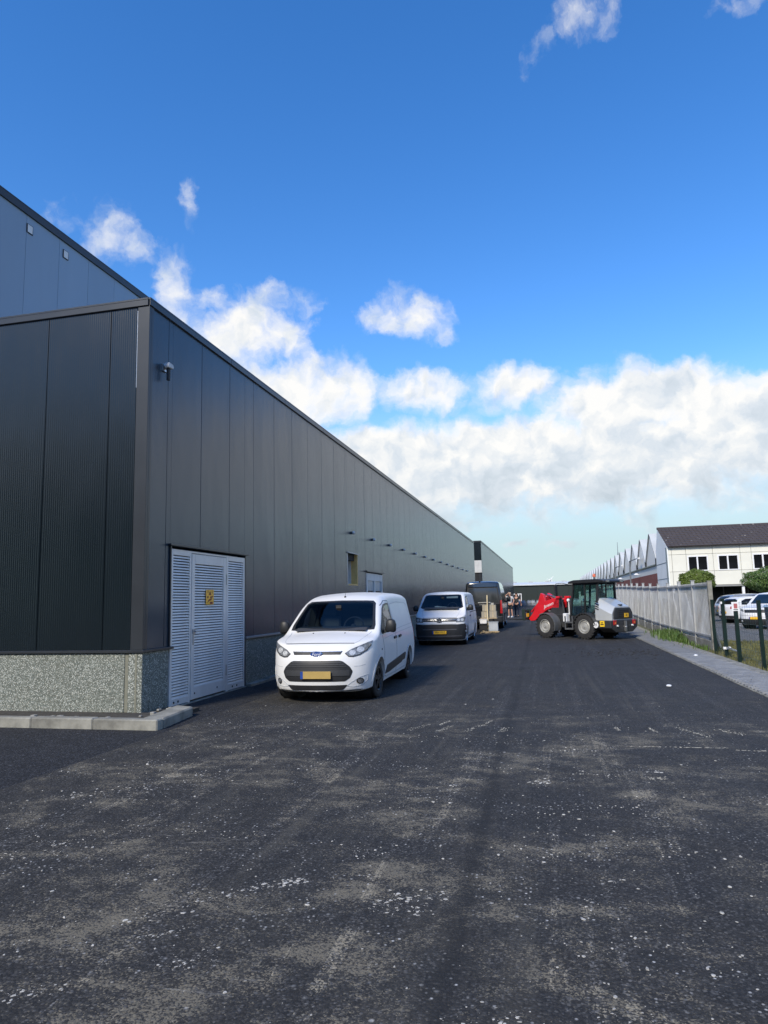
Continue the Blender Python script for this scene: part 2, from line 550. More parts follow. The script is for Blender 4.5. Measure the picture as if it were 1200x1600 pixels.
# ------------------------------------------------------------------ ground, road, paving
def sheet(name, x0, x1, y0, y1, dz, mat, nx=12, ny=60, edge=0.0, kind='structure', seed=0):
    rnd = random.Random(seed)
    vs, fs = [], []
    for j in range(ny + 1):
        y = y0 + (y1 - y0) * j / ny
        ea, eb = (rnd.uniform(-edge, edge), rnd.uniform(-edge, edge)) if edge else (0, 0)
        for i in range(nx + 1):
            x = x0 + (x1 - x0) * i / nx
            if i == 0: x += ea
            if i == nx: x += eb
            vs.append((x, y, gz(x, y) + dz))
    for j in range(ny):
        for i in range(nx):
            a = j * (nx + 1) + i
            fs.append((a, a + 1, a + nx + 2, a + nx + 1))
    b = MB()
    b.add(vs, fs)
    o = b.build(name, mat, smooth=True, fix=False)
    return tag(o, kind=kind)
def mat_asphalt(name, base, dust_amt=1.0, rough=0.86, fresh=False):
    k = NT(name)
    p = k.pos()
    s = k.n('ShaderNodeSeparateXYZ')
    k.l(p, s.inputs[0])
    X, Y = s.outputs[0], s.outputs[1]
    def mr(v, a, b):
        n = k.n('ShaderNodeMapRange', interpolation_type='SMOOTHSTEP')
        k.l(v, n.inputs[0])
        n.inputs[1].default_value, n.inputs[2].default_value = a, b
        return n.outputs[0]
    grain = k.vor(p, 80.0)
    gc = k.n('ShaderNodeSeparateColor')
    k.l(grain.outputs['Color'], gc.inputs[0])
    c = k.mix(k.ramp(gc.outputs[0], 0.2, 0.95), tuple(v * .28 for v in base), tuple(v * 1.8 for v in base))
    c = k.mix(k.ramp(gc.outputs[1], 0.84, 0.97), c, tuple(v * 4.6 for v in base))
    c = k.mix(k.math('MULTIPLY', k.ramp(grain.outputs['Distance'], 0.35, 0.8), 0.55), c, tuple(v * .3 for v in base))
    big = k.noise(k.scale(p, (0.9, 0.8, 1)), 0.6, 7, 0.65, 0.4)
    c = k.mix(k.math('MULTIPLY', k.ramp(big, 0.35, 0.7), 0.35), c, tuple(v * .55 for v in base))
    mid = k.noise(k.scale(p, (1, 1.6, 1)), 5.5, 5, 0.7)
    c = k.mix(k.math('MULTIPLY', k.ramp(mid, 0.5, 0.66), 0.5), c, tuple(v * .35 for v in base))
    if not fresh:
        near = k.math('SUBTRACT', 1.0, mr(Y, 6.5, 17.0))
        nearw = k.math('ADD', 0.08, k.math('MULTIPLY', near, 0.92))
        # brownish dust in ragged patches, held by the grain
        d1 = k.noise(k.scale(p, (0.75, 1.0, 1)), 0.95, 10, 0.70, 0.5)
        d2 = k.noise(k.scale(p, (1.3, 2.0, 1), (0, 0, 0.35)), 1.6, 9, 0.72, 0.4)
        d3 = k.noise(p, 52, 5, 0.78)
        dm = k.math('MULTIPLY', k.ramp(d1, 0.36, 0.60), k.ramp(d2, 0.28, 0.58))
        gm = k.ramp(d3, 0.40, 0.55)
        # each stone either carries dust or not: stippled, never smoky
        fg_ = k.vor(p, 135.0)
        fgc = k.n('ShaderNodeSeparateColor')
        k.l(fg_.outputs['Color'], fgc.inputs[0])
        rnd = k.math('ADD', k.math('MULTIPLY', k.math('ADD', k.math('MULTIPLY', gc.outputs[2], .45), k.math('MULTIPLY', fgc.outputs[0], .55)), 0.8), k.math('MULTIPLY', d3, 0.2))
        dm = k.math('MULTIPLY', dm, nearw)
        st = k.math('MULTIPLY', k.math('SUBTRACT', k.math('MULTIPLY', dm, 0.80), rnd), 4.5, True)
        c = k.mix(k.math('MULTIPLY', st, 0.80 * dust_amt), c, (0.36, 0.315, 0.225))
        c = k.mix(k.math('MULTIPLY', dm, 0.20), c, (0.16, 0.142, 0.11))
        # lengthwise wheel streaks of dust and of dark rubber
        ls = k.noise(k.scale(p, (3.2, 0.10, 1), (0, 0, 0.012)), 1.0, 7, 0.7, 0.2)
        lb = k.noise(p, 0.5, 4, 0.6)
        lm = k.math('MULTIPLY', k.math('MULTIPLY', k.ramp(ls, 0.52, 0.68), k.ramp(lb, 0.38, 0.58)), k.math('ADD', 0.3, k.math('MULTIPLY', gm, 0.8)))
        far_ = k.math('SUBTRACT', 1.0, mr(Y, 12.0, 30.0))
        c = k.mix(k.math('MULTIPLY', k.math('MULTIPLY', lm, k.math('ADD', .15, k.math('MULTIPLY', far_, .85))), 0.45, True), c, (0.22, 0.20, 0.155))
        c = k.mix(k.math('MULTIPLY', k.ramp(ls, 0.44, 0.34), 0.45), c, tuple(v * .45 for v in base))
        # chalky smears and scrapes, thin and broken
        sc = k.noise(k.scale(p, (1.1, 9.0, 1), (0, 0, -0.16)), 1.0, 8, 0.78, 0.5)
        s2 = k.noise(k.scale(p, (2.2, 6.0, 1), (0, 0, 0.5)), 1.3, 8, 0.78, 0.6)
        sm = k.noise(p, 0.75, 4, 0.6)
        scm = k.math('MAXIMUM', k.math('MULTIPLY', k.ramp(sc, 0.62, 0.74), k.ramp(sm, 0.48, 0.58)), k.math('MULTIPLY', k.ramp(s2, 0.63, 0.75), k.ramp(sm, 0.46, 0.40)))
        scm = k.math('MULTIPLY', scm, k.ramp(d3, 0.36, 0.56))
        c = k.mix(k.math('MULTIPLY', k.math('MULTIPLY', scm, nearw), 0.75, True), c, (0.46, 0.44, 0.39))
        # ragged longitudinal joint between two asphalt passes
        jx = k.math('ADD', X, k.math('ADD', 0.485, k.math('MULTIPLY', Y, 0.0119)))
        wob = k.math('MULTIPLY', k.math('SUBTRACT', k.noise(p, 2.6, 8, 0.75), 0.5), 0.30)
        ja = k.math('ABSOLUTE', k.math('ADD', jx, wob))
        jm = k.math('MULTIPLY', k.math('SUBTRACT', 1.0, mr(ja, 0.01, 0.10)), k.ramp(k.noise(p, 1.1, 4, 0.6), 0.20, 0.45))
        c = k.mix(k.math('MULTIPLY', jm, 0.62), c, tuple(v * .34 for v in base))
        # white grit pressed into the surface, two sizes, in drifts
        for (vs_, th, r0, r1, cn, ca, cb_) in ((34.0, .72, .10, .34, 1.6, .49, .60), (13.0, .80, .03, .22, 0.9, .50, .60), (5.5, .90, .01, .12, 0.6, .50, .58)):
            fl = k.vor(p, vs_)
            fc = k.n('ShaderNodeSeparateColor')
            k.l(fl.outputs['Color'], fc.inputs[0])
            wv_ = k.math('ADD', fl.outputs['Distance'], k.math('MULTIPLY', k.math('SUBTRACT', d3, 0.5), 0.25))
            thr = k.math('MULTIPLY', k.ramp(fc.outputs[0], th, th + .03), k.ramp(k.noise(p, cn, 5, 0.6), ca, cb_))
            fm = k.math('MULTIPLY', thr, k.math('SUBTRACT', 1.0, mr(wv_, r0, r1)))
            c = k.mix(k.math('MULTIPLY', fm, k.math('ADD', 0.05, k.math('MULTIPLY', near, .8)), True), c, (0.56, 0.55, 0.52))
    k.set(Base_Color=c, Roughness=k.math('ADD', rough - .12, k.math('MULTIPLY', k.noise(p, 1.1, 4, 0.6), 0.2)))
    k.b.inputs['Specular IOR Level'].default_value = 0.35
    h = k.math('ADD', k.math('MULTIPLY', k.math('SUBTRACT', 1.0, grain.outputs['Distance']), 1.0), k.math('MULTIPLY', k.noise(p, 30, 4, 0.6), 1.2))
    b1 = k.n('ShaderNodeBump', i_Strength=0.35, i_Distance=0.12)
    k.l(k.noise(p, 1.3, 4, 0.6), b1.inputs['Height'])
    k.bump(h, 0.55, 0.006, b1.outputs[0])
    return k.mat
M['asphalt'] = mat_asphalt('asphalt', (0.041, 0.0400, 0.0388))
M['asphalt_fresh'] = mat_asphalt('fresh_asphalt', (0.022, 0.023, 0.026), fresh=True)
M['asphalt_lot'] = mat_asphalt('car_park_asphalt', (0.13, 0.128, 0.122), fresh=True)
def mat_earth():
    k = NT('dry_earth')
    p = k.pos()
    c = k.mix(k.ramp(k.noise(p, 0.35, 6, 0.6), 0.35, 0.65), (0.115, 0.105, 0.065), (0.07, 0.085, 0.03))
    c = k.mix(k.math('MULTIPLY', k.ramp(k.noise(p, 14, 5, 0.7), 0.4, 0.7), 0.5), c, (0.16, 0.14, 0.09))
    k.set(Base_Color=c, Roughness=0.95)
    k.bump(k.noise(p, 22, 5, 0.7), 0.6, 0.02)
    return k.mat
M['earth'] = mat_earth()

g = MB()
xs = [-1500, -300, -60, -20, -6, 0, 4.9, 5.5, 6, 7, 8, 9, 20, 60, 300, 1500]
ys = [-1500, -300, -60, 0, 20, 27, 30, 33, 36, 39, 42, 45, 48, 52, 60, 100, 300, 2500]
g.add([(x, y, gz(x, y) - 0.02) for y in ys for x in xs], [(j * len(xs) + i, j * len(xs) + i + 1, (j + 1) * len(xs) + i + 1, (j + 1) * len(xs) + i) for j in range(len(ys) - 1) for i in range(len(xs) - 1)])
tag(g.build('ground', M['earth'], fix=False), kind='structure')
sheet('asphalt_yard', -5.05, 3.30, -30, 138, 0.0, M['asphalt'], 8, 168)
sheet('asphalt_apron', -60, -5.05, -30, 138, -0.006, M['asphalt_fresh'], 4, 168, edge=0.02)
sheet('car_park', 5.6, 60, 26.5, 56.5, -0.010, M['asphalt_lot'], 40, 30)

# parking bay lines on the car park
pl = MB()
for i in range(5):
    x = 7.6 + i * 2.6
    pl.box(x, x + .1, 39.2, 44.0, -.008, -.004)
pl.box(7.6, 18.1, 39.1, 39.2, -.008, -.004)
tag(pl.build('bay_marking', plain('road_paint_white', (0.62, 0.62, 0.60), 0.7, 0, 0.3, 9)), kind='structure')

# paving strip of grey clay-format setts along the right edge
M['paver'] = None
k = NT('grey_paver')
oi = k.n('ShaderNodeObjectInfo')
pp = k.pos()
cell = k.vor(k.scale(pp, (4.7, 9.4, 1)), 1.0)
cs = k.n('ShaderNodeSeparateColor')
k.l(cell.outputs['Color'], cs.inputs[0])
rv = k.math('MULTIPLY', k.math('ADD', oi.outputs['Random'], cs.outputs[0]), 0.5)
cc = k.ramp(rv, 0.1, 0.9, (0.13, 0.14, 0.155), (0.25, 0.26, 0.27))
cc = k.mix(k.math('MULTIPLY', k.noise(pp, 2.2, 6, 0.65), 0.5), cc, (0.26, 0.255, 0.235))
k.set(Base_Color=cc, Roughness=0.85)
k.bump(k.noise(pp, 120, 3, 0.6), 0.4, 0.003)
M['paver'] = k.mat
bed = sheet('paving_strip', 3.31, 4.13, -6, 75, 0.012, plain('sand_joint', (0.045, 0.043, 0.038), 0.95, 0, 0.3, 20), 4, 162)
ORG[bed.name] = Vector(bed.location)
pv = MB()
pv.box(-.098, .098, -.0465, .0465, -.03, .03)
pav0 = pv.build('paver', M['paver'], bed, bevel=0.005, center=(0, 0, 0))
pav0.location = Vector((3.42, 11.9, 0.018)) - bed.location
rest = MB()
count = 0
rp = random.Random(3)
row = 0
y = 9.0
while y < 62:
    off = 0.0 if row % 2 else -0.1025
    for i in range(5):
        x = 3.42 + off + i * 0.205
        if x < 3.34 or x > 4.09: 
            continue
        z = gz(x, y) + 0.012 + rp.uniform(-.003, .003)
        if 11.9 <= y and count < 299:
            count += 1
            o = inst(pav0, 'paver', bed, (x, y, z), (rp.uniform(-.01, .01), rp.uniform(-.01, .01), rp.uniform(-.012, .012)))
        else:
            rest.box(x - .098, x + .098, y - .0465, y + .0465, z - .03, z + .03)
    y += 0.104
    row += 1
bpy.data.objects.remove(pav0)
ro = rest.build('paver_course', M['paver'], bed, kind='stuff', fix=False)
# concrete edge bands: kerb-flush band at the road side, two bands at the grass side
for (x0, x1, nm, dz) in ((3.295, 3.325, 'road_edge_band', .018), (4.14, 4.25, 'edging_band', .035), (4.27, 4.37, 'edging_band', .02)):
    eb = MB()
    y = 2.0
    rr = random.Random(int(x0 * 100))
    while y < 70:
        d = rr.uniform(-.006, .006)
        eb.box(x0 + d, x1 + d, y + .004, y + .996, gz(x0, y) - .15, gz(x0, y) + dz + rr.uniform(-.004, .004))
        y += 1.0
    tag(eb.build(nm, M['concrete_old'], bevel=0.004), kind='structure')

# concrete kerb round the corner of the hall
kb = thing('corner_kerb', 'low pale concrete kerb wrapping round the hall corner', 'kerb', (-5.3, 8.7, 0))
for i in range(10):
    x1 = -5.23 - i * 1.0
    b = MB()
    b.box(x1 - .994, x1, 8.62 + .003 * (i % 3), 8.78, -.1, .135 + .004 * (i % 2))
    b.build('kerb_stone', M['concrete_old'], kb, bevel=0.016)
b = MB()
b.prism([(-5.56, 8.785), (-5.23, 8.785), (-5.36, 9.84), (-5.72, 9.98)], -.1, .13, 'z')
b.build('kerb_end', M['concrete_old'], kb, bevel=0.02)
soil = MB()
soil.box(-16, -5.45, 8.75, 9.66, -.05, .06)
soil.box(-6.06, -5.5, 9.66, 10.3, -.05, .05)
tag(soil.build('soil_strip', plain('dark_soil', (0.045, 0.040, 0.032), 0.95, 0, 0.4, 10, 0.8, 30)), kind='structure')
b = MB()
rr = random.Random(5)
for i in range(40):
    x, y = rr.uniform(-7.9, -5.5), rr.uniform(8.86, 9.05)
    if i < 14: x, y = rr.uniform(-5.95, -5.5), rr.uniform(9.2, 10.0)
    s_ = rr.uniform(.012, .04)
    b.box(x - s_, x + s_ * rr.uniform(.5, 1.3), y - s_, y + s_, .06, .06 + s_ * 1.3)
b.build('rubble_crumb', M['concrete'], None, bevel=0.006, kind='stuff')
C.objects['rubble_crumb']['label'] = 'small rubble lumps behind the concrete kerb'

# plaster and mortar crumbs strewn over the asphalt
rr = random.Random(11)
cb = MB()
def crumb(x, y, s, flat=.25, ang=None, asp=None):
    n = rr.randint(5, 7)
    a0 = rr.uniform(0, 6.28) if ang is None else ang
    asp = rr.uniform(.45, 1) if asp is None else asp
    z = gz(x, y)
    top, bot = [], []
    for i in range(n):
        t = 2 * math.pi * i / n
        q = s * rr.uniform(.65, 1.1)
        dx, dy = q * math.cos(t), q * asp * math.sin(t)
        px, py = dx * math.cos(a0) - dy * math.sin(a0), dx * math.sin(a0) + dy * math.cos(a0)
        bot.append((x + px, y + py, z - .002))
        top.append((x + px * .75, y + py * .75, z + min(.012, s * flat)))
    cb.add(bot + top, [tuple(range(n, 2 * n))] + [(i, (i + 1) % n, n + (i + 1) % n, n + i) for i in range(n)])
clusters = [(rr.uniform(-5, 3.2), rr.uniform(2.9, 9.5), rr.uniform(.08, .55)) for _ in range(46)]
for (cx, cy, cr) in clusters:
    for _ in range(rr.randint(12, 40)):
        x, y = rr.gauss(cx, cr), rr.gauss(cy, cr * .55)
        if -5 < x < 3.25 and 2.5 < y < 20:
            crumb(x, y, abs(rr.gauss(.002, .005)) + .0022)
for _ in range(900):
    y = 2.6 + abs(rr.gauss(0, 4.5))
    x = rr.uniform(-5, 3.25)
    crumb(x, y, abs(rr.gauss(.001, .0045)) + .002)
for _ in range(30):
    y = 3 + abs(rr.gauss(0, 5))
    crumb(rr.uniform(-4.8, 3.2), y, rr.uniform(.010, .024), .18)
# smears and drifts of mortar left by wheels and shovels: (points, flakes, spread, largest flake)
DRIFTS = [([(-2.32, 3.42), (-2.19, 3.55), (-2.04, 3.61), (-1.91, 3.9), (-1.63, 4.09), (-1.5, 4.16)], 130, .030, .020),
          ([(-1.80, 3.98), (-1.63, 4.09), (-1.48, 4.15)], 90, .035, .016),
          ([(-2.10, 3.30), (-1.98, 3.38), (-1.88, 3.52)], 40, .020, .014), ([(-1.86, 3.08), (-1.72, 3.17), (-1.60, 3.2)], 60, .05, .011),
          ([(-1.02, 3.95), (-.85, 4.03), (-.62, 4.12)], 120, .045, .016), ([(-1.05, 3.86), (-.8, 3.86), (-.70, 3.9)], 60, .03, .012),
          ([(-.18, 6.5), (-.14, 6.62), (-.12, 6.78)], 34, .03, .022), ([(-.26, 6.6), (-.05, 6.66)], 24, .03, .018),
          ([(.28, 4.42), (.36, 4.48)], 12, .015, .022), ([(.10, 4.16), (.16, 4.18)], 6, .012, .016), ([(.82, 7.1), (.95, 7.16)], 26, .03, .022),
          ([(-.5, 2.9), (-.3, 2.98), (.0, 3.0)], 50, .05, .012), ([(.1, 3.05), (.35, 3.1)], 40, .05, .012), ([(-2.4, 2.7), (-2.3, 2.8), (-2.15, 2.86)], 60, .03, .018),
          ([(-4.3, 5.55), (-4.16, 5.67), (-3.9, 5.85), (-3.6, 5.95)], 70, .06, .020), ([(-1.4, 4.6), (-1.3, 4.72), (-1.2, 4.6)], 50, .09, .012),
          ([(-3.7, 4.2), (-3.4, 4.26), (-3.1, 4.22)], 40, .08, .014), ([(1.2, 4.6), (1.5, 4.5), (1.9, 4.7)], 40, .1, .012), ([(1.5, 6.3), (2.2, 6.2)], 40, .08, .014), ([(-2.6, 6.9), (-2.0, 7.3)], 30, .1, .016)]
for (pts, n, sp, big) in DRIFTS:
    for i in range(n):
        q = rr.uniform(0, len(pts) - 1.001)
        j = int(q)
        a_, b_ = Vector(pts[j]), Vector(pts[j + 1])
        p_ = a_.lerp(b_, q - j)
        d_ = (b_ - a_).normalized()
        off_ = rr.gauss(0, sp)
        sz = .0025 + big * rr.random() ** 3.2
        crumb(p_.x - d_.y * off_, p_.y + d_.x * off_, sz, .12, math.atan2(d_.y, d_.x) + rr.gauss(0, .35), rr.uniform(.25, .8))
o = cb.build('plaster_crumbs', plain('plaster_crumb', (0.43, 0.415, 0.375), 0.9, 0, 0.45, 9), None, kind='stuff', fix=False)
o['label'] = 'pale plaster crumbs strewn over the dark asphalt'
# broken traces of old paint: two short rows across the road
tr = MB()
cb2, cb = cb, tr
for (x, y, l, wdt, a) in ((-1.74, 9.2, .26, .07, 1.2), (-1.45, 9.55, .18, .035, 1.25), (-1.38, 9.15, .22, .05, 1.25), (-1.03, 9.2, .24, .06, 1.3), (-.88, 9.6, .2, .035, 1.35), (-.62, 9.15, .17, .09, 1.4),
                          (.76, 9.35, .12, .05, 1.7), (1.18, 9.3, .16, .04, 1.75), (1.62, 9.2, .34, .045, 2.0), (2.05, 9.25, .2, .085, 2.2), (1.3, 8.3, .5, .018, .02), (2.2, 8.2, .35, .015, -.03), (.9, 6.9, .10, .07, .3), (2.9, 6.4, .16, .06, .2)):
    for _ in range(int(22 + 120 * l)):
        t, q = rr.uniform(-l, l), rr.gauss(0, wdt * .42)
        crumb(x + t * math.cos(a) - q * math.sin(a), y + t * math.sin(a) + q * math.cos(a), rr.uniform(.006, .02), .06, a, rr.uniform(.3, .8))
cb = cb2
o = tr.build('paint_traces', plain('worn_paint', (0.42, 0.39, 0.31), 0.9, 0, 0.25, 4), None, kind='stuff', fix=False)
o['label'] = 'broken traces of pale paint across the asphalt'
# dark clods of mud by the loader
md = MB()
cb2, cb = cb, md
for _ in range(260):
    crumb(rr.gauss(2.0, .8), rr.gauss(21.6, .9), abs(rr.gauss(.015, .02)) + .008, .5)
cb = cb2
o = md.build('mud_clods', plain('dark_mud', (0.018, 0.017, 0.016), 0.95), None, kind='stuff', fix=False)
o['label'] = 'dark clods of mud in front of the wheel loader'

# ------------------------------------------------------------------ hall with the long dark wall
XW, YC, ZT = -6.13, 9.65, 6.71
def rect_minus(rects, hole):
    out = []
    hy0, hy1, hz0, hz1 = hole
    for (y0, y1, z0, z1) in rects:
        if hy1 <= y0 or hy0 >= y1 or hz1 <= z0 or hz0 >= z1:
            out.append((y0, y1, z0, z1))
            continue
        a, b_ = max(y0, hy0), min(y1, hy1)
        if y0 < a: out.append((y0, a, z0, z1))
        if b_ < y1: out.append((b_, y1, z0, z1))
        if z0 < hz0: out.append((a, b_, z0, hz0))
        if hz1 < z1: out.append((a, b_, hz1, z1))
    return out
hall = thing('warehouse', 'long dark grey metal clad hall on speckled concrete plinth, nearest on left', 'building', (XW, YC, 0))
DOOR = (10.40, 13.34, -.2, 2.665)
WIN = (21.04, 22.23, 2.20, 3.22)
GDR = (23.30, 25.72, -.2, 2.70)
Y1 = 60.9
joints = [YC + .12] + [10.26 + 1.178 * i for i in range(43)]
joints = [j for j in joints if j < Y1 - .3] + [Y1]
for a, b_ in zip(joints[:-1], joints[1:]):
    rc = [(a + .005, b_ - .005, 1.0, ZT - .13)]
    for h in (DOOR, WIN, GDR):
        rc = rect_minus(rc, h)
    m = MB()
    for (y0, y1, z0, z1) in rc:
        m.box(XW - .05, XW, y0, y1, z0, z1)
    m.build('wall_panel', M['panel_side'], hall, bevel=0.004)
core = [(YC + .06, Y1 - .01, .9, ZT - .14)]
for h in (DOOR, WIN, GDR):
    core = rect_minus(core, h)
m = MB()
for (y0, y1, z0, z1) in core:
    m.box(XW - .16, XW - .055, y0, y1, z0, z1)
m.build('wall_core', M['joint'], hall)
# end facade
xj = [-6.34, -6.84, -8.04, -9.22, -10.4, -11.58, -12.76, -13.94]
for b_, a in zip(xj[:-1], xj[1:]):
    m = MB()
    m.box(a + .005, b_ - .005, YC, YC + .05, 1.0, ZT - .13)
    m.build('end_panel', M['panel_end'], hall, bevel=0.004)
m = MB()
m.box(-14, XW - .09, YC + .055, YC + .16, .9, ZT - .14)
m.build('end_core', M['joint'], hall)
m = MB()   # corner flashing
m.box(-6.335, XW + .012, YC - .012, YC + .045, 1.0, ZT - .12)
m.box(XW - .04, XW + .012, YC + .045, YC + .115, 1.0, ZT - .12)
m.build('corner_flashing', M['trim'], hall, bevel=0.004)
m = MB()
m.box(-6.344, -6.338, YC - .006, YC, 5.2, ZT - .2)
m.build('flashing_edge', M['steel'], hall)
# parapet capping in lengths
cap0 = None
y = YC - .03
while y < Y1:
    y2 = min(y + 3.0, Y1)
    m = MB()
    m.box(XW - .30, XW + .035, y + .004, y2 - .004, ZT - .035, ZT)
    m.box(XW + .012, XW + .035, y + .004, y2 - .004, ZT - .135, ZT - .035)
    m.build('parapet_cap', M['trim'], hall, bevel=0.004)
    y = y2
x = XW + .03
while x > -14:
    x2 = max(x - 3.0, -14)
    m = MB()
    m.box(x2 + .004, x - .004 - (.034 if x > -6.2 else 0), YC - .035, YC + .26, ZT - .033, ZT + .002)
    m.box(x2 + .004, x - .004 - (.034 if x > -6.2 else 0), YC - .035, YC - .013, ZT - .135, ZT - .033)
    m.build('parapet_cap', M['trim'], hall, bevel=0.004)
    x = x2
m = MB()
m.box(-13.9, XW - .31, YC + .27, Y1, ZT - .3, ZT - .22)
m.build('roof', plain('roof_membrane', (0.10, 0.105, 0.11), 0.85, 0, 0.2, 1), hall)
# plinth of exposed aggregate, with joints, and its sill
for (x0, x1) in ((-9.2, -6.425), (-12.2, -9.225), (-14.4, -12.225)):
    m = MB()
    m.box(x0, x1, YC - .012, YC + .2, -.1, .955)
    m.build('plinth_block', M['aggregate'], hall, bevel=0.006)
m = MB()
m.box(-6.42, -6.365, YC - .004, YC + .18, -.1, .955)
m.build('plinth_joint', M['sealant'], hall)
m = MB()
m.box(-6.36, XW + .012, YC - .016, YC + .19, -.1, .955)
m.box(-6.2, XW + .012, YC + .19, 10.395, -.1, .955)
m.build('plinth_corner_block', M['aggregate'], hall, bevel=0.008)
m = MB()
m.box(-6.235, -6.205, YC - .022, YC - .015, -.05, .955)
m.build('plinth_joint', M['sealant'], hall)
y = 13.345
seg = [(13.345, 18.0), (18.02, 23.295), (25.73, 30.5)] + [(30.52 + 4.8 * i, 30.5 + 4.8 * (i + 1)) for i in range(6)] + [(59.32, Y1)]
for (a, b_) in seg:
    m = MB()
    m.box(XW - .2, XW + .012, a, b_, -.1, .955)
    m.build('plinth_block', M['aggregate'], hall, bevel=0.006)
m = MB()
m.box(XW - .02, XW + .022, 13.345, 13.40, -.1, .953)
m.build('plinth_joint', M['concrete_old'], hall)
m = MB()
m.box(-14, XW + .05, YC - .05, YC - .001, .957, 1.0)
m.box(XW - .01, XW + .05, YC, 10.50, .957, 1.0)
m.build('plinth_sill', M['trim'], hall, bevel=0.004)
m = MB()
m.box(XW + .001, XW + .055, 13.345, 23.29, .957, 1.0)
m.box(XW + .001, XW + .055, 25.73, Y1, .957, 1.0)
m.build('plinth_sill', plain('sill_grey', (0.30, 0.31, 0.32), 0.35, 0.4, 0.1, 2), hall, bevel=0.004)
m = MB()
y = 13.36
rr = random.Random(9)
while y < 58:
    m.box(XW, XW + .14 + rr.uniform(-.02, .03), y, y + .98, -.1, gz(-6, y) + .05 + rr.uniform(-.015, .02))
    y += 1.0
m.build('footing', M['concrete_old'], hall, bevel=0.01)
# louvred double-wing door
dr = MB()
for (a, b_) in ((10.425, 10.49), (11.04, 11.10), (12.47, 12.56), (13.25, 13.315)):
    dr.box(XW - .03, XW + .02, a, b_, .0, 2.62)
dr.box(XW - .03, XW + .019, 10.49, 11.04, .02, .13)
dr.box(XW - .03, XW + .019, 12.56, 13.25, .02, .13)
dr.box(XW - .03, XW + .019, 10.49, 11.04, 2.52, 2.62)
dr.box(XW - .03, XW + .019, 11.10, 12.47, 2.585, 2.62)
dr.box(XW - .03, XW + .019, 12.56, 13.25, 2.52, 2.62)
door = dr.build('louvre_door', M['alu'], hall, bevel=0.004)
lf = MB()
lf.box(XW - .02, XW + .024, 11.115, 11.225, .04, 2.575)
lf.box(XW - .02, XW + .024, 12.345, 12.455, .04, 2.575)
lf.box(XW - .02, XW + .023, 11.225, 12.345, .04, .25)
lf.box(XW - .02, XW + .023, 11.225, 12.345, 2.40, 2.575)
lf.build('door_leaf_frame', M['alu'], door, bevel=0.004)
vd = MB()
vd.box(XW - .14, XW - .10, 10.41, 13.33, .0, 2.64)
vd.build('door_void', M['alu_dark'], door)
sl = {}
for (a, b_, z0, z1) in ((10.49, 11.04, .13, 2.52), (11.225, 12.345, .25, 2.40), (12.56, 13.25, .13, 2.52)):
    n = int((z1 - z0) / .047)
    pitch = (z1 - z0) / n
    m = MB()
    h = pitch * .5
    m.prism([(XW + .014, -h), (XW + .016, -h + .004), (XW + .004, h * .28), (XW - .012, h * .5), (XW - .014, h * .4), (XW + .001, h * .2)], a - .002, b_ + .002, 'y')
    s0 = None
    for i in range(n):
        zc = z0 + pitch * (i + .5)
        if s0 is None:
            s0 = m.build('slat', M['alu'], door)
            base_c = Vector(s0.location) + ORG[door.name]
            s0.location = Vector((base_c.x, base_c.y, base_c.z + zc)) - ORG[door.name]
            ORG[s0.name] = Vector((base_c.x, base_c.y, base_c.z + zc))
        else:
            inst(s0, 'slat', door, (base_c.x, base_c.y, base_c.z + zc))
m = MB()
m.box(XW + .024, XW + .05, 11.14, 11.22, 1.17, 1.25)
m.box(XW + .024, XW + .04, 11.155, 11.185, .98, 1.17)
m.bar((XW + .05, 11.18, 1.21), (XW + .085, 11.18, 1.21), .012)
m.box(XW + .075, XW + .095, 11.17, 11.31, 1.197, 1.222)
m.build('door_handle', M['steel'], door, bevel=0.003)
for z in (.42, 2.15):
    m = MB()
    m.bar((XW + .03, 12.463, z - .1), (XW + .03, 12.463, z + .1), .013)
    m.build('hinge', M['steel'], door)
m = MB()
for yb in (10.56, 10.70, 11.25, 12.1, 12.75, 12.95):
    m.bar((XW + .018, yb, .075 if yb < 11.1 or yb > 12.5 else .14), (XW + .028, yb, .075 if yb < 11.1 or yb > 12.5 else .14), .018, n=10)
m.build('bolt_head', M['ink'], door)
m = MB()
m.box(XW + .001, XW + .07, 10.33, 13.40, 2.666, 2.70)
m.box(XW - .05, XW + .03, 10.385, 10.42, 1.0, 2.665)
m.box(XW - .05, XW + .03, 13.32, 13.35, 0, 2.665)
m.build('door_lintel', M['trim'], hall, bevel=0.003)
m = MB()
m.box(XW - .1, XW + .06, 10.43, 13.32, -.1, .012)
m.build('door_threshold', M['concrete_old'], hall, bevel=0.004)
# window opening with timber reveal
m = MB()
m.box(XW - .17, XW + .035, WIN[0] - .04, WIN[1] + .05, WIN[3] + .001, WIN[3] + .03)
wo_ = m.build('window_opening', plain('window_flashing', (0.42, 0.43, 0.44), 0.4, 0.2), hall)
m = MB()
m.box(XW - .22, XW - .002, WIN[1] - .05, WIN[1] - .001, WIN[2], WIN[3])
m.box(XW - .16, XW - .002, WIN[0] + .05, WIN[1] - .05, WIN[2], WIN[2] + .04)
m.build('timber_reveal', M['wood'], wo_)
m = MB()
m.box(XW - .50, XW - .004, WIN[0] + .001, WIN[0] + .05, WIN[2], WIN[3])
m.box(XW - .72, XW - .221, WIN[1] - .06, WIN[1] - .002, WIN[2], WIN[3] - .2)
m.box(XW - .62, XW - .161, WIN[0] + .05, WIN[1] - .06, WIN[2], WIN[2] + .03)
m.build('pale_board', M['plaster'], wo_)
m = MB()
m.box(XW - .62, XW - .10, WIN[0] + .06, WIN[1] - .07, WIN[3] - .2, WIN[3])
m.box(XW - .66, XW - .622, WIN[0], WIN[1], WIN[2], WIN[3])
m.build('dark_head', M['alu_dark'], wo_)
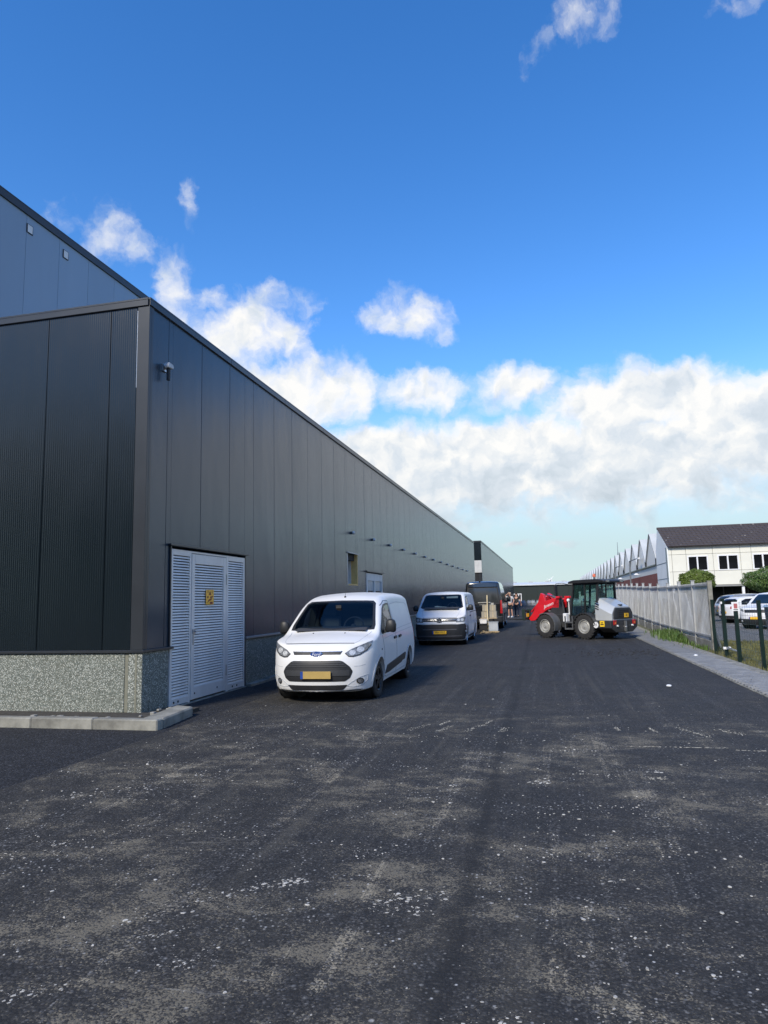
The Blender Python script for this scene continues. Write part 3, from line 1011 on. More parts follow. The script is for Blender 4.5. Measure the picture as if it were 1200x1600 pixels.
# double glazed door
m = MB()
for (a, b_) in ((23.32, 23.46), (24.43, 24.57), (25.56, 25.70)):
    m.box(XW - .06, XW + .012, a, b_, 0, 2.66)
m.box(XW - .06, XW + .010, 23.46, 24.43, 2.40, 2.66)
m.box(XW - .06, XW + .010, 24.57, 25.56, 2.40, 2.66)
m.box(XW - .06, XW + .010, 23.46, 24.43, 0, .25)
m.box(XW - .06, XW + .010, 24.57, 25.56, 0, .25)
gd = m.build('glazed_door', plain('frame_grey_white', (0.58, 0.60, 0.61), 0.45), hall, bevel=0.004)
for (a, b_) in ((23.46, 24.43), (24.57, 25.56)):
    m = MB()
    m.box(XW - .05, XW - .03, a, b_, .25, 2.05)
    m.build('pane', plain('bronze_pane', (0.10, 0.075, 0.065), 0.1, 0, 0.2, 1), gd)
    m = MB()
    m.box(XW - .055, XW - .028, a, b_, 2.05, 2.40)
    m.build('upper_panel', plain('upper_pane', (0.42, 0.46, 0.48), 0.25), gd)
m = MB()
m.box(XW + .001, XW + .07, 23.22, 25.82, 2.701, 2.74)
m.build('door_lintel', M['trim'], hall)

# lamp / detector near the corner
t = thing('wall_sensor_lamp', 'small white sensor lamp on bracket high near the hall corner', 'lamp', (XW, 10.11, 5.6))
m = MB()
m.box(XW + .001, XW + .03, 10.05, 10.17, 5.60, 5.72)
m.bar((XW + .03, 10.11, 5.66), (XW + .09, 10.11, 5.66), .02)
m.build('bracket', M['steel'], t)
m = MB()
m.prism([(10.03, 5.675), (10.05, 5.735), (10.18, 5.73), (10.21, 5.685), (10.19, 5.65), (10.04, 5.64)], XW + .05, XW + .14, 'x')
m.build('housing', plain('housing_grey', (.55, .56, .57), .45), t, bevel=0.01)
m = MB()
m.bar((XW + .09, 10.11, 5.64), (XW + .09, 10.11, 5.44), .035, .03, 10)
m.build('sensor', M['black'], t)
# row of round wall lamps
pos = [21.53 + 2.745 * i for i in range(13)]
proto = None
for i, y in enumerate(pos):
    words = ['nearest', 'second', 'third', 'fourth', 'fifth', 'sixth', 'seventh', 'eighth', 'ninth', 'tenth', 'eleventh', 'twelfth', 'farthest'][i]
    lab = 'small round wall lamp on dark wall, %s in the row above the vans' % words
    if proto is None:
        proto = t = thing('wall_lamp', lab, 'lamp', (XW, y, 3.9), group='round lamps along the hall wall')
        m = MB()
        m.bar((XW, y, 3.9), (XW + .035, y, 3.9), .045, n=12)
        m.build('lamp_base', M['trim'], t)
        m = MB()
        m.ball((XW + .07, y, 3.9), .055, n=14, m=9)
        m.build('lamp_globe', plain('lamp_globe', (0.62, 0.64, 0.66), 0.25, 0.0), t, smooth=True)
    else:
        t = copy_tree(proto)
        t.location = (XW, y, 3.9)
        t['label'] = lab
# warning sign on the louvre door
t = thing('warning_sign', 'small yellow warning sign with figure and bolt on louvre door', 'sign', (XW + .03, 11.76, 1.7))
Yc, Zc = 11.775, 1.81
m = MB()
m.box(XW + .028, XW + .032, Yc - .15, Yc + .15, Zc - .135, Zc + .135)
m.build('plate', plain('sign_yellow', (0.92, 0.47, 0.04), 0.4), t)
m = MB()
x0, x1 = XW + .032, XW + .0345
m.prism([(Yc - .035, Zc + .04), (Yc + .035, Zc + .04), (Yc, Zc + .115)], x0, x1, 'x')
m.prism([(Yc + .085, Zc + .02), (Yc + .0, Zc + .01), (Yc + .02, Zc - .035), (Yc - .035, Zc - .045), (Yc - .08, Zc - .115), (Yc - .015, Zc - .075), (Yc + .04, Zc - .06), (Yc + .05, Zc - .01), (Yc + .085, Zc + .005)], x0, x1, 'x')
m.prism([(Yc, Zc - .09), (Yc + .075, Zc - .09), (Yc + .075, Zc - .135), (Yc, Zc - .135)], x0, x1, 'x')
m.prism([(Yc - .075, Zc + .02), (Yc - .045, Zc + .02), (Yc - .045, Zc - .02), (Yc - .075, Zc - .02)], x0, x1, 'x')
for v in m.v:
    v.y, v.z = Yc + (v.y - Yc) * 1.35, Zc + (v.z - Zc) * .95
m.build('pictogram', M['ink_red'], t)
m = MB()
for dy in (-.075, .045):
    for q in range(3):
        m.box(x0, x1, Yc + dy, Yc + dy + .035, Zc + .075 + .02 * q, Zc + .083 + .02 * q)
for v in m.v:
    v.y, v.z = Yc + (v.y - Yc) * 1.35, Zc + (v.z - Zc) * .95
m.build('print_line', M['ink'], t)

# ------------------------------------------------------------------ taller hall behind
XT, ZTT = -12.0, 11.53
tall = thing('tall_hall', 'taller grey metal clad hall rising behind the nearest one', 'building', (XT, 9.9, 0))
y = 9.95
while y < 58:
    y2 = y + 1.178
    m = MB()
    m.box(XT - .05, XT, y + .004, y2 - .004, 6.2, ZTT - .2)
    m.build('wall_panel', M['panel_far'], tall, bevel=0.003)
    y = y2
m = MB()
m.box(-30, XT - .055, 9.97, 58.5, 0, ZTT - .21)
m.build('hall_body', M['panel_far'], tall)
m = MB()
m.box(XT - .3, XT + .04, 9.9, 58.5, ZTT - .04, ZTT)
m.box(XT + .001, XT + .04, 9.9, 58.5, ZTT - .22, ZTT - .04)
m.build('parapet_cap', M['trim'], tall, bevel=0.004)
for i, yv in enumerate((12.27, 13.58, 14.89)):
    m = MB()
    m.box(XT + .001, XT + .02, yv - .105, yv + .105, 10.87, 11.10)
    v = m.build('overflow_vent', M['trim'], tall, bevel=0.003)
    m = MB()
    m.box(XT + .012, XT + .026, yv - .08, yv + .08, 10.89, 11.08)
    m.build('vent_face', plain('vent_pale', (0.80, 0.80, 0.78), 0.5), v)

# ------------------------------------------------------------------ second hall further along
Y2, Y3, ZB = 67.8, 131.5, 7.38
h2 = thing('rear_warehouse', 'dark grey metal hall further along the yard beyond a gap', 'building', (XW, Y2, 0))
y = Y2 + .15
while y < Y3 - .1:
    y2 = min(y + 1.178, Y3)
    m = MB()
    m.box(XW - .05, XW, y + .008, y2 - .008, .6, ZB - .15)
    m.build('wall_panel', M['panel_side'], h2)
    y = y2
m = MB()
m.box(-14, XW - .055, Y2 + .06, Y3, 0, ZB - .1)
m.build('hall_body', M['trim'], h2)
m = MB()
m.box(XW - .3, XW + .035, Y2 - .03, Y3, ZB - .15, ZB)
m.box(-13.9, XW - .3, Y2 - .03, Y2 + .055, ZB - .15, ZB)
m.build('parapet_cap', M['trim'], h2)
for i in range(7):
    m = MB()
    m.box(-7.3 - i * 1.17 + .006, -6.14 - i * 1.17, Y2, Y2 + .05, 5.45, ZB - .15)
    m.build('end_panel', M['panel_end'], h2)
m = MB()
m.box(-13.9, XW + .0, Y2 - .05, Y2 + .05, 4.25, 5.44)
m.build('white_fascia', plain('fascia_white', (.52, .53, .52), .5), h2)
m = MB()
m.box(-13.9, XW - .3, Y2 + .052, Y2 + .058, .3, 4.24)
m.build('dock_opening', M['alu_dark'], h2)
m = MB()
m.box(XW - .2, XW + .01, Y2, Y3, -.1, 1.0)
m.build('plinth_block', M['aggregate'], h2)
m = MB()   # wall closing the gap at the back, and a dark end wall of the first hall
m.box(-13.9, -13.7, 60.95, 67.7, 0, 6.5)
m.build('gap_wall', M['trim'], h2)

# ------------------------------------------------------------------ low green hall closing the yard
YF = 140.0
fh = thing('green_shed', 'low dark green shed with pale roof at the far end', 'building', (3, YF, .3))
cl = mat_panel('green_cladding', (0.008, 0.018, 0.016), 'x', 0.3, 0.6, 0.6)
x = -16.0
while x < 26:
    m = MB()
    m.box(x + .01, x + 1.99, YF, YF + .08, .3, 4.15)
    m.build('wall_panel', cl, fh)
    x += 2.0
m = MB()
m.box(-16, 26, YF + .085, YF + 20, .3, 4.12)
m.build('shed_body', cl, fh)
m = MB()
m.prism([(YF - .3, 4.16), (YF - .3, 4.32), (YF + 10, 5.0), (YF + 20, 4.32), (YF + 20, 4.16)], -16.3, 26.3, 'x')
m.build('roof', plain('pale_roof', (0.62, 0.66, 0.66), 0.6, 0, 0.12, .3), fh)
m = MB()
for xx in np.arange(-14, 24, 3.4):
    m.box(xx, xx + .9, YF + 8, YF + 9, 4.86, 5.12)
m.build('roof_vent', plain('roof_vent', (0.35, 0.37, 0.38), 0.6), fh)
for (x0, x1) in ((-6.65, -5.05), (9.8, 11.4)):
    m = MB()
    for a in (0, .5, 1.0):
        pass
    m.box(x0, x1, YF - .06, YF - .002, 1.1, 1.25)
    m.box(x0, x1, YF - .06, YF - .002, 2.45, 2.6)
    for q in range(4):
        xx = x0 + (x1 - x0 - .14) * q / 3
        m.box(xx, xx + .14, YF - .059, YF - .003, 1.25, 2.45)
    wf = m.build('window', M['white'], fh)
    for q in range(3):
        xx = x0 + .14 + (x1 - x0 - .14) * q / 3
        m = MB()
        m.box(xx, xx + (x1 - x0 - .14) / 3 - .14, YF - .02, YF - .003, 1.25, 2.45)
        m.build('pane', M['glass_dark'], wf)
# pale sacks and stone piles at the foot of the shed
rr = random.Random(21)
m0 = None
for i in range(15):
    x = -5.4 + i * 0.92 + rr.uniform(-.15, .15)
    t = thing('sand_sack', 'pale bulk sack in the row before the far green shed', 'sack', (x, 132.5 + rr.uniform(-.6, .6), .33), rr.uniform(0, 1), 'sacks before the green shed', local=True)
    m = MB()
    m.ball((0, 0, .42), .46, .46, .44, 10, 8)
    m.box(-.36, .36, -.36, .36, 0, .5)
    m.build('bag', plain('sack_cloth', (0.30, 0.32, 0.34), 0.8, 0, 0.15, 4), t, smooth=60)
    m = MB()
    for (a, b_) in ((-1, -1), (1, -1), (1, 1), (-1, 1)):
        m.bar((a * .3, b_ * .3, .7), (a * .12, b_ * .12, .98), .03, n=5)
    m.build('lifting_loop', plain('sack_loop', (0.42, 0.44, 0.46), 0.8), t)

# unseen trees added behind the viewer to darken lower reflections in the end facade
rr = random.Random(77)
m = MB()
for i in range(60):
    x = -75 + i * 2.2 + rr.uniform(-.8, .8)
    y = -34 + rr.uniform(-2.5, 2.5)
    h_ = rr.uniform(15, 20)
    m.bar((x, y, 0), (x, y, h_ * .5), .25, .12, 6)
    for _ in range(160):
        d = Vector((rr.gauss(0, 1), rr.gauss(0, 1), rr.gauss(0, 1))).normalized()
        q = rr.uniform(.4, 1) ** .5
        c_ = Vector((x + d.x * 2.3 * q, y + d.y * 2.3 * q, h_ * .55 + d.z * h_ * .45 * q))
        s_ = rr.uniform(.25, .6)
        n_ = (d + Vector((rr.gauss(0, .5), rr.gauss(0, .5), rr.gauss(0, .5)))).normalized()
        u = n_.orthogonal().normalized() * s_
        v = n_.cross(u).normalized() * s_ * .8
        m.add([c_ - u, c_ + v, c_ + u, c_ - v], [(0, 1, 2, 3)])
    m.ball((x, y, h_ * .48), 1.9, 1.9, h_ * .44, 8, 6)
o = m.build('added_tree_belt', plain('added_tree_leaf', (.035, .06, .02), .7, 0, .5, 2), None, kind='stuff', fix=False)
o['label'] = 'unseen tree belt added behind the viewer for dark reflections'
# ------------------------------------------------------------------ cream office block
YO = 57.0
X0 = 9.25
off = thing('office_block', 'cream panelled office block with dark tiled roof on the right', 'building', (X0, YO, 0))
cream = plain('cream_panel', (0.73, 0.72, 0.63), 0.55, 0, 0.06, .7)
grey_gable = plain('gable_grey', (0.78, 0.82, 0.83), 0.6, 0, 0.06, .5)
XE = 26.0
wins = [(10.62, 12.08, 3.42, 4.60), (12.77, 14.23, 3.42, 4.60), (15.2, 16.66, 3.42, 4.60), (17.6, 19.06, 3.42, 4.60), (20.0, 21.46, 3.42, 4.60), (22.4, 23.86, 3.42, 4.60)]
def facade_panels(cols, rows):
    for (a, b_) in cols:
        for (z0, z1) in rows:
            rc = [(a + .012, b_ - .012, z0 + .012, z1 - .012)]
            for h in wins:
                rc = rect_minus(rc, h)
            m = MB()
            for (x0, x1, za, zb) in rc:
                if x1 - x0 > .02 and zb - za > .02:
                    m.box(x0, x1, YO, YO + .06, za, zb)
            if m.v:
                m.build('facade_panel', cream, off)
cols = [(9.25, 9.5), (9.5, 10.53), (10.53, 12.45), (12.45, 14.37), (14.37, 15.14), (15.14, 17.06), (17.06, 17.55), (17.55, 19.5), (19.5, 19.95), (19.95, 21.9), (21.9, 22.35), (22.35, 24.3), (24.3, 26)]
facade_panels(cols, [(4.72, 5.35), (3.40, 4.72), (2.33, 3.40)])
m = MB()
for (x0, x1, z0, z1) in rect_minus(rect_minus([(X0 + .05, XE, 2.4, 5.3)], (10.6, 10.61, 3, 3.01)), (0, 1, 0, 1)):
    m.box(x0, x1, YO + .14, YO + .2, z0, z1)
m.box(X0 + .05, XE, YO + .3, YO + 8, 2.4, 5.3)
m.build('wall_core', plain('panel_joint', (0.30, 0.30, 0.27), 0.8), off)
for (x0, x1, z0, z1) in wins:
    m = MB()
    m.box(x0, x1, YO - .02, YO + .13, z1 - .09, z1)
    m.box(x0, x1, YO - .02, YO + .13, z0, z0 + .07)
    m.box(x0, x0 + .08, YO - .018, YO + .13, z0 + .07, z1 - .09)
    m.box(x1 - .08, x1, YO - .018, YO + .13, z0 + .07, z1 - .09)
    xm = (x0 + x1) / 2 - .03
    m.box(xm - .05, xm + .05, YO - .018, YO + .13, z0 + .07, z1 - .09)
    wf = m.build('window', M['white'], off)
    for (a, b_) in ((x0 + .08, xm - .05), (xm + .05, x1 - .08)):
        m = MB()
        m.box(a, b_, YO + .07, YO + .09, z0 + .07, z1 - .09)
        m.build('pane', M['glass_dark'], wf)
# recessed ground floor
m = MB()
m.box(X0 + .3, XE, YO + 1.6, YO + 8, 0, 2.32)
m.build('ground_floor_wall', plain('ground_floor_dark', (0.045, 0.045, 0.05), 0.5), off)
for i in range(9):
    x = 9.9 + i * 1.75
    m = MB()
    m.box(x, x + 1.65, YO + 1.56, YO + 1.595, .5, 2.2)
    m.build('pane', M['glass_dark'], off)
m = MB()
m.box(X0, XE, YO + .01, YO + 1.6, 2.2, 2.318)
m.build('soffit', plain('soffit', (0.25, 0.25, 0.24), 0.7), off)
for i, x in enumerate((9.4, 14.32, 19.3, 24.2)):
    m = MB()
    m.box(x, x + .18, YO + .1, YO + .28, 0, 2.2)
    m.build('column', M['white'], off)
# gable wall facing the road
m = MB()
m.prism([(YO + .061, 2.33), (YO + .061, 5.35), (YO + 4.1, 7.10), (YO + 5.7, 5.32), (YO + 5.7, 0), (YO + 1.6, 0), (YO + 1.6, 2.2)], X0 - .06, X0 + .04, 'x')
m.build('gable_wall', grey_gable, off)
m = MB()
m.box(X0 - .075, X0 - .061, YO + .1, YO + 5.6, 4.15, 4.2)
m.box(X0 - .075, X0 - .061, YO + .1, YO + 5.6, 2.9, 2.95)
m.bar((X0 - .11, YO + .2, .1), (X0 - .11, YO + .2, 5.3), .05)
m.build('downpipe', plain('downpipe_grey', (0.12, 0.16, 0.19), 0.5), off)
# tiled roof
k = NT('roof_tile')
p = k.pos()
oi = k.n('ShaderNodeObjectInfo')
c = k.mix(k.noise(p, 1.3, 5, 0.7), (0.040, 0.034, 0.036), (0.085, 0.070, 0.068))
sp = k.vor(p, 2.6)
c = k.mix(k.math('MULTIPLY', k.math('SUBTRACT', 1.0, k.ramp(sp.outputs['Distance'], 0.08, 0.22)), k.ramp(k.noise(p, 1.1, 3), .5, .6)), c, (0.36, 0.34, 0.32))
k.set(Base_Color=c, Roughness=0.85)
k.bump(k.noise(p, 12, 4, .6), 0.5, 0.02)
tile = k.mat
rise = (7.14 - 5.33) / 4.4
nrow = 10
for r_ in range(nrow):
    a, b_ = r_ / nrow, (r_ + 1) / nrow
    ya, yb = YO - .3 + 4.4 * a, YO - .3 + 4.4 * b_
    za, zb = 5.33 + 1.81 * a, 5.33 + 1.81 * b_
    m = MB()
    xx = X0 - .09
    i = 0
    while xx < XE:
        dz = .02 * ((i + r_) % 2) * .5
        m.add([(xx + .01, ya - .03, za + .075 + dz), (xx + .29, ya - .03, za + .075 + dz), (xx + .29, yb, zb + .03 + dz), (xx + .01, yb, zb + .03 + dz),
               (xx + .01, ya - .03, za + .02), (xx + .29, ya - .03, za + .02)], [(0, 1, 2, 3), (4, 5, 1, 0), (4, 0, 3), (5, 2, 1)])
        xx += .30
        i += 1
    m.build('roof_tile_course', tile, off, kind='stuff', fix=False)
m = MB()
m.prism([(YO - .28, 5.36), (YO + 4.1, 7.14), (YO + 5.7, 5.4), (YO + 5.7, 5.30), (YO - .28, 5.30)], X0 + .06, XE, 'x')
m.build('roof_deck', tile, off)
m = MB()
m.bar((X0 - .08, YO + 4.1, 7.17), (XE, YO + 4.1, 7.17), .10)
m.build('ridge', tile, off)

# ------------------------------------------------------------------ saw-tooth factory receding behind the office
XS = 9.27
sw_ = thing('sawtooth_factory', 'long factory with saw-tooth gables above a red brick base', 'building', (XS, 62.8, 0))
gab = mat_panel('gable_sheet', (0.78, 0.79, 0.76), 'y', 0.9, 0.35, 0.6)
rfm = plain('factory_roof', (0.46, 0.48, 0.48), 0.6, 0, 0.2, .3)
white_band = mat_panel('white_sheet', (0.66, 0.68, 0.66), 'y', 0.6, 0.4, 0.55)
k = NT('brick')
p = k.pos()
mp = k.n('ShaderNodeMapping')
k.l(p, mp.inputs[0])
mp.inputs['Rotation'].default_value = (0, R(90), R(90))
bt = k.n('ShaderNodeTexBrick', i_Scale=1.0)
k.l(mp.outputs[0], bt.inputs['Vector'])
for a_, v_ in (('Color1', (.25, .055, .042, 1)), ('Color2', (.19, .04, .032, 1)), ('Mortar', (.22, .16, .14, 1)), ('Brick Width', .25), ('Row Height', .08), ('Mortar Size', .006)):
    bt.inputs[a_].default_value = v_
c = k.mix(k.math('MULTIPLY', k.noise(p, .6, 4), .5), bt.outputs[0], (.14, .045, .038))
k.set(Base_Color=c, Roughness=.85)
brick = k.mat
pitch = 6.5
V0 = 62.75
proto_g = proto_r = proto_b = None
for i in range(22):
    v0 = V0 + pitch * i
    ap = v0 + 3.1
    if proto_g is None:
        m = MB()
        m.prism([(v0 + .02, 4.24), (v0 + pitch - .02, 4.24), (v0 + pitch - .02, 4.74), (ap + .25, 7.05), (ap - .25, 7.05), (v0 + .02, 4.74)], XS, XS + .15, 'x')
        proto_g = m.build('gable', gab, sw_)
        gc = Vector(ORG[proto_g.name])
        m = MB()
        m.prism([(v0 - .05, 4.76), (ap - .25, 7.16), (ap - .25, 7.06), (v0 + .05, 4.70)], XS - .12, XS + 24, 'x')
        m.prism([(ap - .25, 7.16), (ap + .25, 7.16), (ap + .25, 7.06), (ap - .25, 7.06)], XS - .12, XS + 24, 'x')
        m.prism([(ap + .25, 7.16), (v0 + pitch + .05, 4.76), (v0 + pitch - .05, 4.70), (ap + .25, 7.06)], XS - .12, XS + 24, 'x')
        proto_r = m.build('roof', rfm, sw_)
        rc_ = Vector(ORG[proto_r.name])
        m = MB()
        m.bar((XS - .08, v0, 4.3), (XS - .08, v0, 4.78), .09, n=6)
        proto_h = m.build('gutter_hopper', M['trim'], sw_)
        hc = Vector(ORG[proto_h.name])
    else:
        d = Vector((0, pitch * i, 0))
        inst(proto_g, 'gable', sw_, gc + d)
        inst(proto_r, 'roof', sw_, rc_ + d)
        inst(proto_h, 'gutter_hopper', sw_, hc + d)
YE = V0 + pitch * 22
m = MB()
m.box(XS - .03, XS + .14, V0, YE, 3.52, 4.20)
m.build('white_band', white_band, sw_)
m = MB()
m.box(XS - .05, XS + .14, V0, YE, -.1, 3.51)
m.build('brick_base', brick, sw_)
m = MB()
m.box(XS - .16, XS - .001, V0, YE, 4.20, 4.30)
m.build('gutter', M['trim'], sw_)
# two bracket lamps standing before the factory, and the mast
gal2 = plain('lamp_post_grey', (0.20, 0.22, 0.24), 0.5, 0.4)
for (yy, lab) in ((77.8, 'nearer grey street lamp with long arm before the brick factory'), (93.9, 'farther grey street lamp with long arm before the brick factory')):
    t = thing('street_lamp', lab, 'lamp', (8.7, yy, .3), group='lamps before the factory')
    m = MB()
    m.bar((8.7, yy, .2), (8.7, yy, 5.3), .10, .075, 8)
    m.build('post', gal2, t)
    m = MB()
    m.bar((8.7, yy, 5.3), (8.9, yy - 5.4, 5.34), .06, .04, 6)
    m.build('arm', gal2, t)
    m = MB()
    m.prism([(8.78, yy - 5.4), (9.02, yy - 5.4), (8.98, yy - 6.3), (8.82, yy - 6.3)], 5.22, 5.36, 'z')
    m.build('lamp_head', M['white'], t)
    m = MB()
    m.bar((8.9, yy - 3.5, 3.75), (8.9, yy - 3.5, 3.9), .32, .1, 10)
    m.build('lower_lamp', M['white'], t)
t = thing('antenna_mast', 'thin antenna mast rising behind the saw-tooth roofs', 'mast', (10.5, 107.7, 4.5))
m = MB()
m.bar((10.5, 107.7, 4.5), (10.5, 107.7, 8), .09, .06, 6)
m.bar((10.5, 107.7, 8), (10.5, 107.7, 9.6), .05, .03, 6)
m.build('pole', gal2, t)
m = MB()
m.box(10.42, 10.58, 107.62, 107.78, 7.7, 8.1)
m.build('joint_box', gal2, t)
# distant wind turbine
t = thing('wind_turbine', 'white wind turbine on the horizon beyond the shed', 'turbine', (5, 900, .3))
m = MB()
m.bar((5, 900, .3), (5, 900, 24), 1.5, .9, 12)
m.build('tower', M['white'], t, smooth=True)
m = MB()
m.box(4.2, 5.8, 897.5, 902, 23.6, 25.4)
m.build('nacelle', M['white'], t, bevel=.2)
for a in (172, 292, 52):
    m = MB()
    d = Vector((math.cos(R(a)), 0, math.sin(R(a))))
    n_ = Vector((-d.z, 0, d.x))
    c0 = Vector((5, 897.2, 24.5))
    ln = 5.5
    m.add([c0 - n_ * .35, c0 + n_ * .35, c0 + d * ln * .2 + n_ * .8, c0 + d * ln + n_ * .15, c0 + d * ln, c0 + d * ln * .2 - n_ * .3] +
          [p + Vector((0, -.35, 0)) for p in (c0 - n_ * .35, c0 + n_ * .35, c0 + d * ln * .2 + n_ * .8, c0 + d * ln + n_ * .15, c0 + d * ln, c0 + d * ln * .2 - n_ * .3)],
          [(0, 1, 2, 3, 4, 5), (11, 10, 9, 8, 7, 6)] + [(i, 6 + i, 6 + (i + 1) % 6, (i + 1) % 6) for i in range(6)])
    m.build('blade', M['white'], t)

# ------------------------------------------------------------------ grey bar fence along the right side
XF = 4.66
fen = thing('palisade_fence', 'tall weathered grey metal bar fence beside the paving', 'fence', (XF, 22.2, 0))
py0, pp_ = 22.10, 2.42
wall_h = 2.02
pan = None
fgalv = plain('fence_bar', (0.50, 0.51, 0.50), 0.7, 0.0, 0.3, 1.1, 0.1, 40)
npan = 36
rr = random.Random(4)
for i in range(npan + 1):
    y = py0 + pp_ * i
    z0 = gz(XF, y)
    m = MB()
    ht = wall_h + (.10 if i else .02) + rr.uniform(-.03, .03)
    if i == 0:
        m.box(XF - .06, XF + .06, y - .06, y + .06, z0 - .1, z0 + ht)
    else:
        m.box(XF - .05, XF + .05, y - .045, y + .045, z0 - .1, z0 + ht)
    m.box(XF - .07, XF + .07, y - .065, y + .065, z0 + ht, z0 + ht + .015)
    m.build('fence_post', M['concrete_old'] if i == 0 else M['galv'], fen)
    if i == npan: break
    if pan is None:
        m = MB()
        n = 22
        for q in range(n):
            yy = y + .06 + (pp_ - .12) * (q + .5) / n
            wd = .024
            m.box(XF - .004 + .002 * (q % 2), XF + .002 + .002 * (q % 2), yy - wd, yy + wd, .30, 2.0)
        pan = m.build('bar_panel', fgalv, fen, kind='stuff')
        pc = Vector(ORG[pan.name])
        m = MB()
        m.box(XF - .045, XF - .015, y + .046, y + pp_ - .046, 1.90, 1.95)
        rail = m.build('rail', M['galv'], fen)
        rlc = Vector(ORG[rail.name])
        inst(rail, 'rail', fen, rlc - Vector((0, 0, 1.52)))
        m = MB()
        m.box(XF - .035, XF + .035, y + .046, y + pp_ - .046, -.15, .27)
        base = m.build('gravel_board', M['concrete_old'], fen, bevel=.008)
        bsc = Vector(ORG[base.name])
    else:
        zz = (gz(XF, y) + gz(XF, y + pp_)) / 2
        d = Vector((0, pp_ * i, zz))
        o = inst(pan, 'bar_panel', fen, pc + d)
        o['kind'] = 'stuff'
        inst(rail, 'rail', fen, rlc + d)
        inst(rail, 'rail', fen, rlc + d - Vector((0, 0, 1.52)))
        inst(base, 'gravel_board', fen, bsc + d)
# big pale boards stored behind the fence (seen between the bars)
t = thing('leaning_boards', 'pale sheets leaning behind the grey bar fence', 'boards', (5.2, 27, 0))
for i, (ya, yb, zt) in enumerate(((23.2, 24.4, 1.15), (26.6, 29.0, 1.7), (29.4, 31.8, 1.5), (33.0, 36.0, 1.75), (37, 41, 1.6))):
    m = MB()
    m.prism([(5.05, 0.0), (5.11, 0.0), (4.83, zt), (4.78, zt)], ya, yb, 'y')
    m.build('board', M['plaster'] if i % 2 else M['concrete'], t)

# ------------------------------------------------------------------ low green mesh fence with gate posts
gfen = thing('green_mesh_fence', 'low dark green wire mesh fence before the grass', 'fence', (4.5, 18.2, 0))
for (y, s_, h_) in ((21.2, .036, 1.47), (20.0, .042, 1.5), (18.72, .042, 1.47), (16.75, .036, 1.47), (14.2, .036, 1.47), (11.7, .036, 1.47)):
    m = MB()
    m.box(4.50 - s_, 4.50 + s_, y - s_, y + s_, -.1, h_)
    m.box(4.50 - s_ - .006, 4.50 + s_ + .006, y - s_ - .006, y + s_ + .006, h_, h_ + .02)
    m.build('post', M['green'], gfen)
m = MB()
for (ya, yb) in ((21.2, 20.0), (18.72, 16.75), (16.75, 14.2), (14.2, 11.7)):
    for z in (.12, .32, .52, .72, .92, 1.12, 1.32, 1.42):
        m.bar((4.56, ya, z), (4.56, yb, z), .004, n=4)
    y = yb
    while y < ya:
        m.bar((4.565, y, .08), (4.565, y, 1.45), .0022, n=4)
        y += .2
m.build('wire_mesh', plain('green_wire', (0.05, 0.10, 0.085), 0.4, .3), gfen)
m = MB()
m.bar((4.5, 20.0, .25), (4.5, 18.72, .22), .025, n=8)
m.build('gate_bar', M['steel'], gfen)
m = MB()
m.box(4.42, 4.60, 19.92, 20.0, .2, .26)
m.box(4.43, 4.47, 19.9, 20.03, 1.38, 1.44)
m.build('gate_latch', M['white'], gfen)
t = thing('fence_notice', 'small white notice with red mark on green fence post', 'sign', (4.5, 18.66, 1.3))
m = MB()
m.box(4.40, 4.58, 18.655, 18.66, 1.22, 1.44)
m.build('plate', M['white'], t)
m = MB()
m.box(4.45, 4.53, 18.651, 18.655, 1.28, 1.40)
m.build('red_mark', plain('faded_red', (.40, .12, .12), .6), t)
m = MB()
m.box(4.44, 4.54, 18.651, 18.655, 1.242, 1.26)
m.build('print_line', M['ink'], t)

